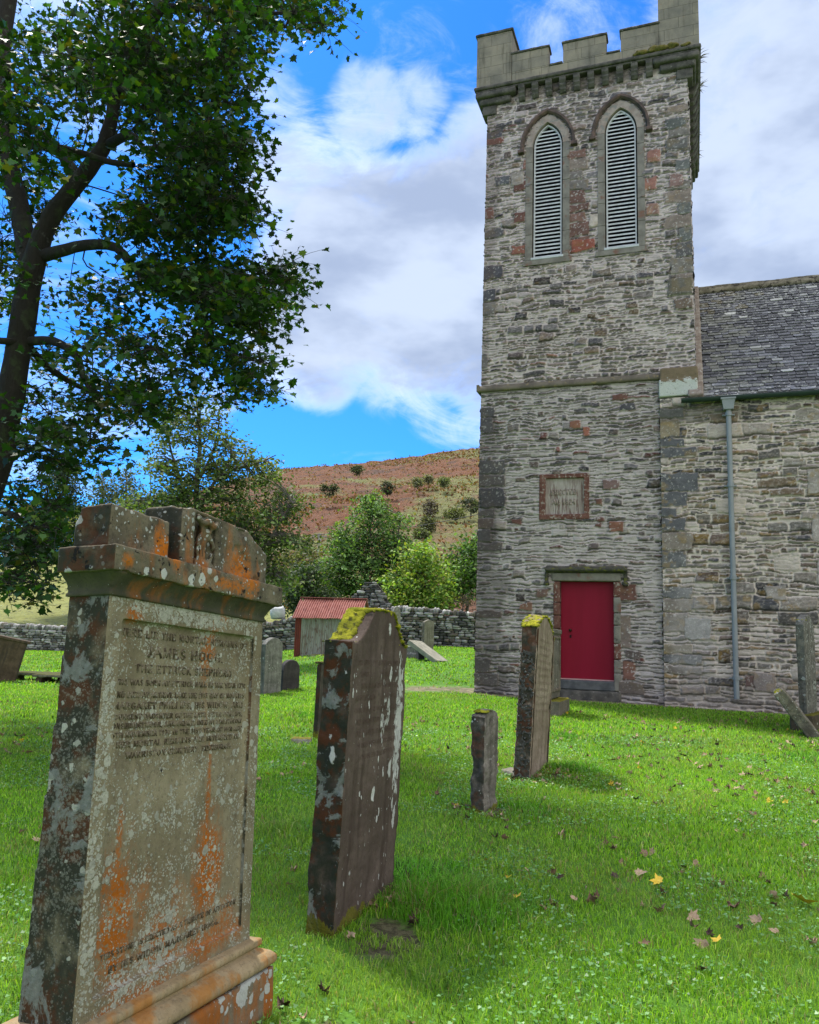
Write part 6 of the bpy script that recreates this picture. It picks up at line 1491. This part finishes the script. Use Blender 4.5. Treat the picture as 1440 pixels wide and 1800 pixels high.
bushtree('shrub', 'dark green copse on the skyline behind the monument top', 'shrub', [(250, 900, 50, 22, 90), (310, 885, 40, 16, 50), (200, 915, 40, 20, 60), (390, 870, 40, 12, 30)], 90, 3, .34, 18, .6, [(.045, .07, .03), (.08, .10, .04)], [1, 1], [([(260, 950, 0), (262, 900, 0)], .15, .04)], 52)
# scattered bushes on the hill
HS = [(628, 826, 11, 7, 175, (.05, .075, .03), 'dark gorse-like bush highest on the hillside, near the skyline'), (579, 860, 14, 10, 160, (.045, .07, .03), 'dark rounded bush on the bracken slope left of the central tree'), (681, 857, 10, 11, 160, (.07, .08, .05), 'grey-green bush above the central tree top'), (734, 848, 8, 8, 165, (.16, .17, .09), 'small pale bush, left of the pair high on the green patch'),
      (753, 842, 8, 7, 170, (.17, .17, .10), 'small pale bush, right of the pair high on the green patch'), (781, 846, 8, 8, 165, (.13, .16, .07), 'small green bush right of the pale pair'), (757, 893, 12, 14, 130, (.12, .10, .08), 'bare grey-brown thorn tree midway up the hill'), (800, 902, 16, 9, 125, (.12, .14, .05), 'olive bush on the hill near the tower'),
      (828, 888, 18, 12, 128, (.08, .10, .06), 'dark wide bush touching the tower edge'), (752, 922, 12, 12, 110, (.09, .10, .05), 'bush in the bracken right of the central tree'), (742, 938, 8, 8, 105, (.10, .12, .05), 'small low bush under the one in the bracken')]
for i, (cx, cy, rx, ry, yy_, cl, lab) in enumerate(HS):
    p = at(cx, cy+ry*1.2, yy_)
    bushtree('hill_shrub', lab, 'bush', [(cx, cy, rx, ry, 40)], yy_, 1.2, .34, 22, .35, [cl, tuple(v_*1.5 for v_ in cl), tuple(v_*.6 for v_ in cl)], [1, 1, 1], [([(cx, cy+ry*1.5, 0), (cx, cy+ry*.4, 0)], .12, .05)], 60+i, group='bushes scattered over the hillside', shape=QUAD)

# bracken and rough grass standing on the hill
r = np.random.default_rng(55); n = 60000
y = 62+(r.uniform(0, 1, n)**.9)*190; x = r.uniform(-.36, .16, n)*y
z = hillz(x, y)+(fbm2(x*.9, y*.6, 3, 19)-.5)*1.3*np.clip((y-60)/60, 0, 1)
m_ = fbm2(x*.035, y*.05, 4, 81)+.25*(fbm2(x*.2, y*.2, 3, 82)-.5)
k = (r.uniform(0, 1, n) < .15+.85*sst(m_, .47, .58)); x, y, z, m_ = x[k], y[k], z[k], m_[k]
V, F, C_ = leaves(np.stack([x, y, z-.05], 1), .55, QUAD, col_mix(len(x), [(.16, .072, .03), (.24, .125, .05), (.11, .05, .025), (.21, .19, .07), (.10, .12, .04)], [4, 3, 3, 2.4, 1.6], 56), 57, -.9, .2, .5)
link('bracken', np_mesh('bracken', V, F, C_), M_leaf2, kind='stuff')

# ------------------------------------------------------------------ grass
def frustum_pts(n, y0, y1, r, pad=.06):
    y = np.sqrt(r.uniform(y0*y0, y1*y1, n)); a = r.uniform(-.56-pad, .56+pad, n); return a*y, y
def church_mask(x, y):
    u = (x-CH[0])*math.cos(YAW)-(y-CH[1])*math.sin(YAW); v = (x-CH[0])*math.sin(YAW)+(y-CH[1])*math.cos(YAW)
    return (u > 0) & (v > -.1) & ~((u > 0) & (v > 8))
def grass(name, n, y0, y1, h, wd, seed):
    r = np.random.default_rng(seed); x, y = frustum_pts(n, y0, y1, r)
    clump = fbm2(x*1.3, y*1.3, 3, 5); den = fbm2(x*5, y*5, 3, 6)
    d = np.maximum(dirt_amt(x, y), .62*bare_amt(x, y))+.7*(fbm2(x*6, y*6, 3, 8)-.5)
    keep = (~church_mask(x, y)) & (d < .42) & (r.uniform(0, 1, n) < .45+den)
    x, y, clump = x[keep], y[keep], clump[keep]; n = len(x)
    tuft = np.zeros(n)
    for (bx, by, rr, k) in ((.33, 4.72, .36, 3.6), (.15, 5.2, .4, 1.8), (1.05, 7.0, .3, 1.6), (1.95, 9.2, .35, 1.8), (.5, 6.7, .2, 1.), (5.2, 10.3, .5, 1.6), (-.6, 6.2, .3, 1.2), (2.2, 11.8, .5, 1.2), (-1.6, 13.5, .4, 1.0)):
        tuft = np.maximum(tuft, k*np.exp(-(((x-bx)/rr)**2+((y-by)/rr)**2)))
    H = h*(.5+.9*r.uniform(0, 1, n))*(.7+.7*clump)*(1+tuft); W_ = wd*(.7+.6*r.uniform(0, 1, n))*(1+.0*tuft)
    z = Gn(x, y)-.004; th = r.uniform(0, 2*np.pi, n); ln = H*(.25+.75*r.uniform(0, 1, n)); ph = r.uniform(0, 2*np.pi, n)+.0
    s = np.stack([np.cos(th), np.sin(th), 0*th], 1); dl = np.stack([np.cos(ph), np.sin(ph), 0*ph], 1)
    B = np.stack([x, y, z], 1); up = np.array([0, 0, 1.])
    m = B+dl*(ln*.3)[:, None]+up*(H*.62)[:, None]; t = B+dl*ln[:, None]+up*(H*(1-.3*(ln/H)))[:, None]
    V = np.stack([B-s*W_[:, None]/2, B+s*W_[:, None]/2, m+s*W_[:, None]*.4, m-s*W_[:, None]*.4, t], 1).reshape(-1, 3)
    o = np.arange(n)*5
    F1 = np.stack([o, o+1, o+2], 1); F2 = np.stack([o, o+2, o+3], 1); F3 = np.stack([o+3, o+2, o+4], 1)
    c = col_mix(n, [(.15, .325, .016), (.225, .425, .026), (.31, .50, .05), (.05, .13, .014), (.46, .48, .20)], [4, 5, 3, 1.6, .5], seed, .34)
    c = c*(1+.6*(fbm2(x*.7, y*.7, 3, 12)-.5))[:, None]; c = np.where((tuft > .8)[:, None], c*np.array([.6, .85, .8]), c)
    yl = sst(fbm2(x*1.1, y*.9, 4, 33), .52, .70)*.30; c = lerp(c, np.array([.32, .40, .10])[None]*np.ones_like(c), yl); br_ = (r.uniform(0, 1, n) < .05+.14*sst(fbm2(x*2.1, y*1.9, 3, 51), .5, .7)); c = np.where(br_[:, None], np.array([.30, .25, .11])*r.uniform(.6, 1.3, (n, 1)), c)
    return V, np.concatenate([F1, F2, F3]), np.repeat(c, 5, axis=0)
M_grass = mat_attr('grass blades', 3, .5, .12, 0, trans=((1.15, 1.2, .5), .50), spec=.3)
parts = [grass('a', 110000, 1.9, 5.2, .036, .0040, 1), grass('b', 180000, 5.2, 10, .038, .0065, 2), grass('c', 170000, 10, 19, .045, .012, 3), grass('d', 130000, 19, 44, .06, .03, 4)]
off = 0; Vs = []; Fs = []; Cs = []
for V, F, C_ in parts: Vs.append(V); Fs.append(F+off); Cs.append(C_); off += len(V)
link('grass', np_mesh('grass', np.concatenate(Vs), np.concatenate(Fs), np.concatenate(Cs)), M_grass, kind='stuff')
# broad-leaved ground cover among the grass
r = np.random.default_rng(21); x, y = frustum_pts(90000, 1.9, 12, r)
k = (fbm2(x*1.6, y*1.3, 4, 44)+.10*S01((x+.2)/2.5) > .55) & (dirt_amt(x, y) < .5) & (r.uniform(0, 1, len(x)) < .75); x, y = x[k], y[k]; n = len(x)
P = np.stack([x, y, Gn(x, y)+r.uniform(.008, .045, n)], 1)
d = r.normal(size=(n, 3)); d[:, 2] *= .25; d /= np.linalg.norm(d, axis=1)[:, None]; nn = r.normal(size=(n, 3))*.35+np.array([0, 0, 1.]); s = np.cross(d, nn); s /= np.linalg.norm(s, axis=1)[:, None]; nn = np.cross(s, d)
CLV = np.array([(0, 0), (.22, -.02), (.50, .12), (.46, .38), (.26, .46), (.30, .78), (0, .95), (-.30, .78), (-.26, .46), (-.46, .38), (-.50, .12), (-.22, -.02)])
sz = r.uniform(.009, .019, n)*(1+y*.03)
V = P[:, None]+sz[:, None, None]*(CLV[None, :, 0, None]*s[:, None]+CLV[None, :, 1, None]*d[:, None]+(.25*np.abs(CLV[:, 0]))[None, :, None]*nn[:, None])
c = col_mix(n, [(.13, .30, .07), (.19, .36, .12), (.08, .20, .04)], [4, 3, 2], 9, .25)
link('ground_cover', np_mesh('ground_cover', V.reshape(-1, 3), np.arange(n*12).reshape(n, 12), np.repeat(c, 12, axis=0)), mat_attr('weed leaves', 30, .45, .15, 0, trans=((1, 1.1, .5), .25), spec=.45), kind='stuff')

# ------------------------------------------------------------------ fallen leaves
def dead_leaf(seed, curl):
    r = np.random.default_rng(seed); m = MAPLE*np.array([1.0, 1.0])*(1+.12*r.normal(size=MAPLE.shape)); m = m-np.array([0, .45])
    ringm = m*.5; V = np.concatenate([[[0, 0]], ringm, m]); rr = np.linalg.norm(V, axis=1)
    ax = r.uniform(0, 2*np.pi); t = V[:, 0]*math.cos(ax)+V[:, 1]*math.sin(ax); q = -V[:, 0]*math.sin(ax)+V[:, 1]*math.cos(ax)
    z = curl*(t**2)*2.2+.10*curl*np.sin(q*9+r.uniform(0, 6))+.06*r.normal(size=len(V))*(rr > .1)*curl*1.3
    sh = 1-.45*curl*np.abs(t); x_ = t*sh; V3 = np.stack([x_*math.cos(ax)-q*math.sin(ax), x_*math.sin(ax)+q*math.cos(ax), z], 1)
    k = len(m); F = []
    for i in range(k):
        j = (i+1) % k; F.append((0, 1+i, 1+j)); F.append((1+i, 1+k+i, 1+k+j)); F.append((1+i, 1+k+j, 1+j))
    return V3, np.array(F)
protos = [dead_leaf(i, c_) for i, c_ in enumerate([.6, .85, .4, 1.0, .25, .75])]
DL = {'brown': mat_plain('dead brown leaf', (.13, .075, .045), (.24, .155, .095), 12, .8, .4, c3=(.06, .035, .025)), 'dark': mat_plain('blackened leaf', (.035, .022, .018), (.09, .05, .035), 12, .75, .4),
      'tan': mat_plain('pale tan leaf', (.34, .23, .14), (.45, .33, .22), 12, .8, .3, c3=(.22, .13, .08)), 'yellow': mat_plain('yellow leaf', (.60, .38, .02), (.66, .48, .05), 9, .6, .2, c3=(.35, .20, .03), t3=(.6, .7))}
meshes = {}
for kx, (V3, F) in enumerate(protos):
    for cn, m_ in DL.items():
        me = np_mesh('fallen_leaf', V3, F); me.materials.append(m_); meshes[(kx, cn)] = me
LMK = [(-.1, 2.9, 'at the foot of the large monument'), (.1, 4.5, 'at the foot of the tall brown headstone'), (.7, 6.9, 'around the small stone post'), (1.6, 8.8, 'near the base of the mossy tan headstone'), (1.0, 2.5, 'at the bottom middle of the lawn'), (2.0, 3.2, 'in the bottom right corner of the lawn'),
       (1.2, 4.6, 'on open lawn right of the brown headstone'), (2.8, 5.6, 'on the right-hand lawn, halfway up'), (-1.0, 7.5, 'on the grass left of the brown headstone'), (-3.5, 8.5, 'on the shaded grass left of the monument'), (3.5, 9.5, 'on the lawn in front of the red door'), (5.8, 11.5, 'near the leaning slab on the right'), (0, 12, 'on the far lawn beyond the brown headstone'), (3.6, 13.5, 'close to the church step')]
LAB = {'brown': 'curled dull brown dead leaf lying in the grass', 'dark': 'shrivelled blackish dead leaf lying in the grass', 'tan': 'pale tan dried leaf lying in the grass', 'yellow': 'bright yellow fallen leaf lying in the grass'}
r = np.random.default_rng(99); cnt = 0; farV = []; farF = []; farC = []
cand = []
for _ in range(2600):
    y_ = math.sqrt(r.uniform(1.9**2, 15**2)); a_ = r.uniform(-.54, .54); x_ = a_*y_
    w_ = fbm2(np.array([x_*.8]), np.array([y_*.8]), 3, 71)[0]+.12*(a_ > .25)-.05
    if r.uniform() < sst(np.array([w_]), .38, .68)[0]*.9 and not church_mask(np.array([x_]), np.array([y_]))[0]: cand.append((x_, y_))
for (bx, by, n_, sd_) in ((.05, 4.60, 26, .20), (.5, 6.75, 12, .13), (.85, 7.0, 14, .14), (1.75, 8.9, 24, .2), (1.2, 8.5, 6, .12), (-.2, 3.1, 12, .25), (2.6, 3.4, 16, .4), (2.1, 3.0, 10, .35), (2.3, 12.2, 10, .4)):
    for _ in range(n_): cand.append((bx+r.normal()*sd_, by+r.normal()*sd_*1.4))
cand.sort(key=lambda c_: c_[0]**2+c_[1]**2)
print('fallen leaves', len(cand))
spec_y = [(1410, 1595, 'largest bright yellow fallen leaf, near the right edge of the grass', .13), (1156, 1560, 'orange-yellow fallen leaf alone in the middle of the lower lawn', .08), (1262, 1668, None, .05), (910, 1590, None, .05)]
for px_, py_, lab, s_ in spec_y:
    dr = ray(px_, py_); t = 1.47/-dr[2]
    for _ in range(3): t = (1.5-float(Gn(dr[0]*t, dr[1]*t)))/-dr[2]
    o = bpy.data.objects.new('fallen_leaf', meshes[(4, 'yellow')]); COL.objects.link(o); o.location = (dr[0]*t, dr[1]*t, 1.5+dr[2]*t+.045); s2 = s_; o.scale = (s2,)*3; o.rotation_euler = (.5, -.2, px_)
    tag(o, lab or LAB['yellow'], 'leaf', 'yellow fallen leaves on the grass')
for x_, y_ in cand:
    cn = r.choice(['brown', 'dark', 'tan', 'yellow'], p=[.42, .20, .34, .04]); kx = int(r.integers(0, 6)); s_ = r.uniform(.035, .085)
    z_ = float(Gn(x_, y_))+.010+.014*r.uniform()
    rot = (r.normal()*.45, r.normal()*.45, r.uniform(0, 6.28))
    if cnt < 285:
        o = bpy.data.objects.new('fallen_leaf', meshes[(kx, cn)]); COL.objects.link(o); o.location = (x_, y_, z_); o.scale = (s_,)*3; o.rotation_euler = rot
        wh = min(LMK, key=lambda q_: math.hypot(q_[0]-x_, q_[1]-y_))[2]; sz_w = 'small' if s_ < .052 else ('large' if s_ > .070 else 'middling'); cw = ['curled', 'tightly curled', 'half-open', 'crumpled', 'flat', 'folded'][kx]
        lb = f"{sz_w} {cw} {dict(brown='brown', dark='blackish', tan='pale tan', yellow='yellow')[cn]} fallen leaf {wh}"
        tag(o, lb, 'leaf', lb.replace('fallen leaf', 'fallen leaves')); cnt += 1
    else:
        V3, F = protos[kx]; Mx = Matrix.Translation((x_, y_, z_)) @ (Vector((0, 0, 0)).to_track_quat('Z', 'Y').to_matrix().to_4x4() if False else Matrix.Rotation(rot[2], 4, 'Z') @ Matrix.Rotation(rot[1], 4, 'Y') @ Matrix.Rotation(rot[0], 4, 'X')) @ Matrix.Diagonal((s_, s_, s_, 1))
        A3 = np.array(Mx)[:3, :3]; farF.append(F+sum(len(v_) for v_ in farV)); farV.append(V3 @ A3.T+np.array([x_, y_, z_])); farC.append(np.tile(np.array({'brown': (.2, .12, .075), 'dark': (.06, .035, .028), 'tan': (.38, .28, .18), 'yellow': (.55, .38, .03)}[cn]), (len(V3), 1)))
if farV: link('leaf_litter', np_mesh('leaf_litter', np.concatenate(farV), np.concatenate(farF), np.concatenate(farC)), mat_attr('leaf litter', 20, .8, .2, 0), kind='stuff')
print('objects', len(bpy.data.objects))
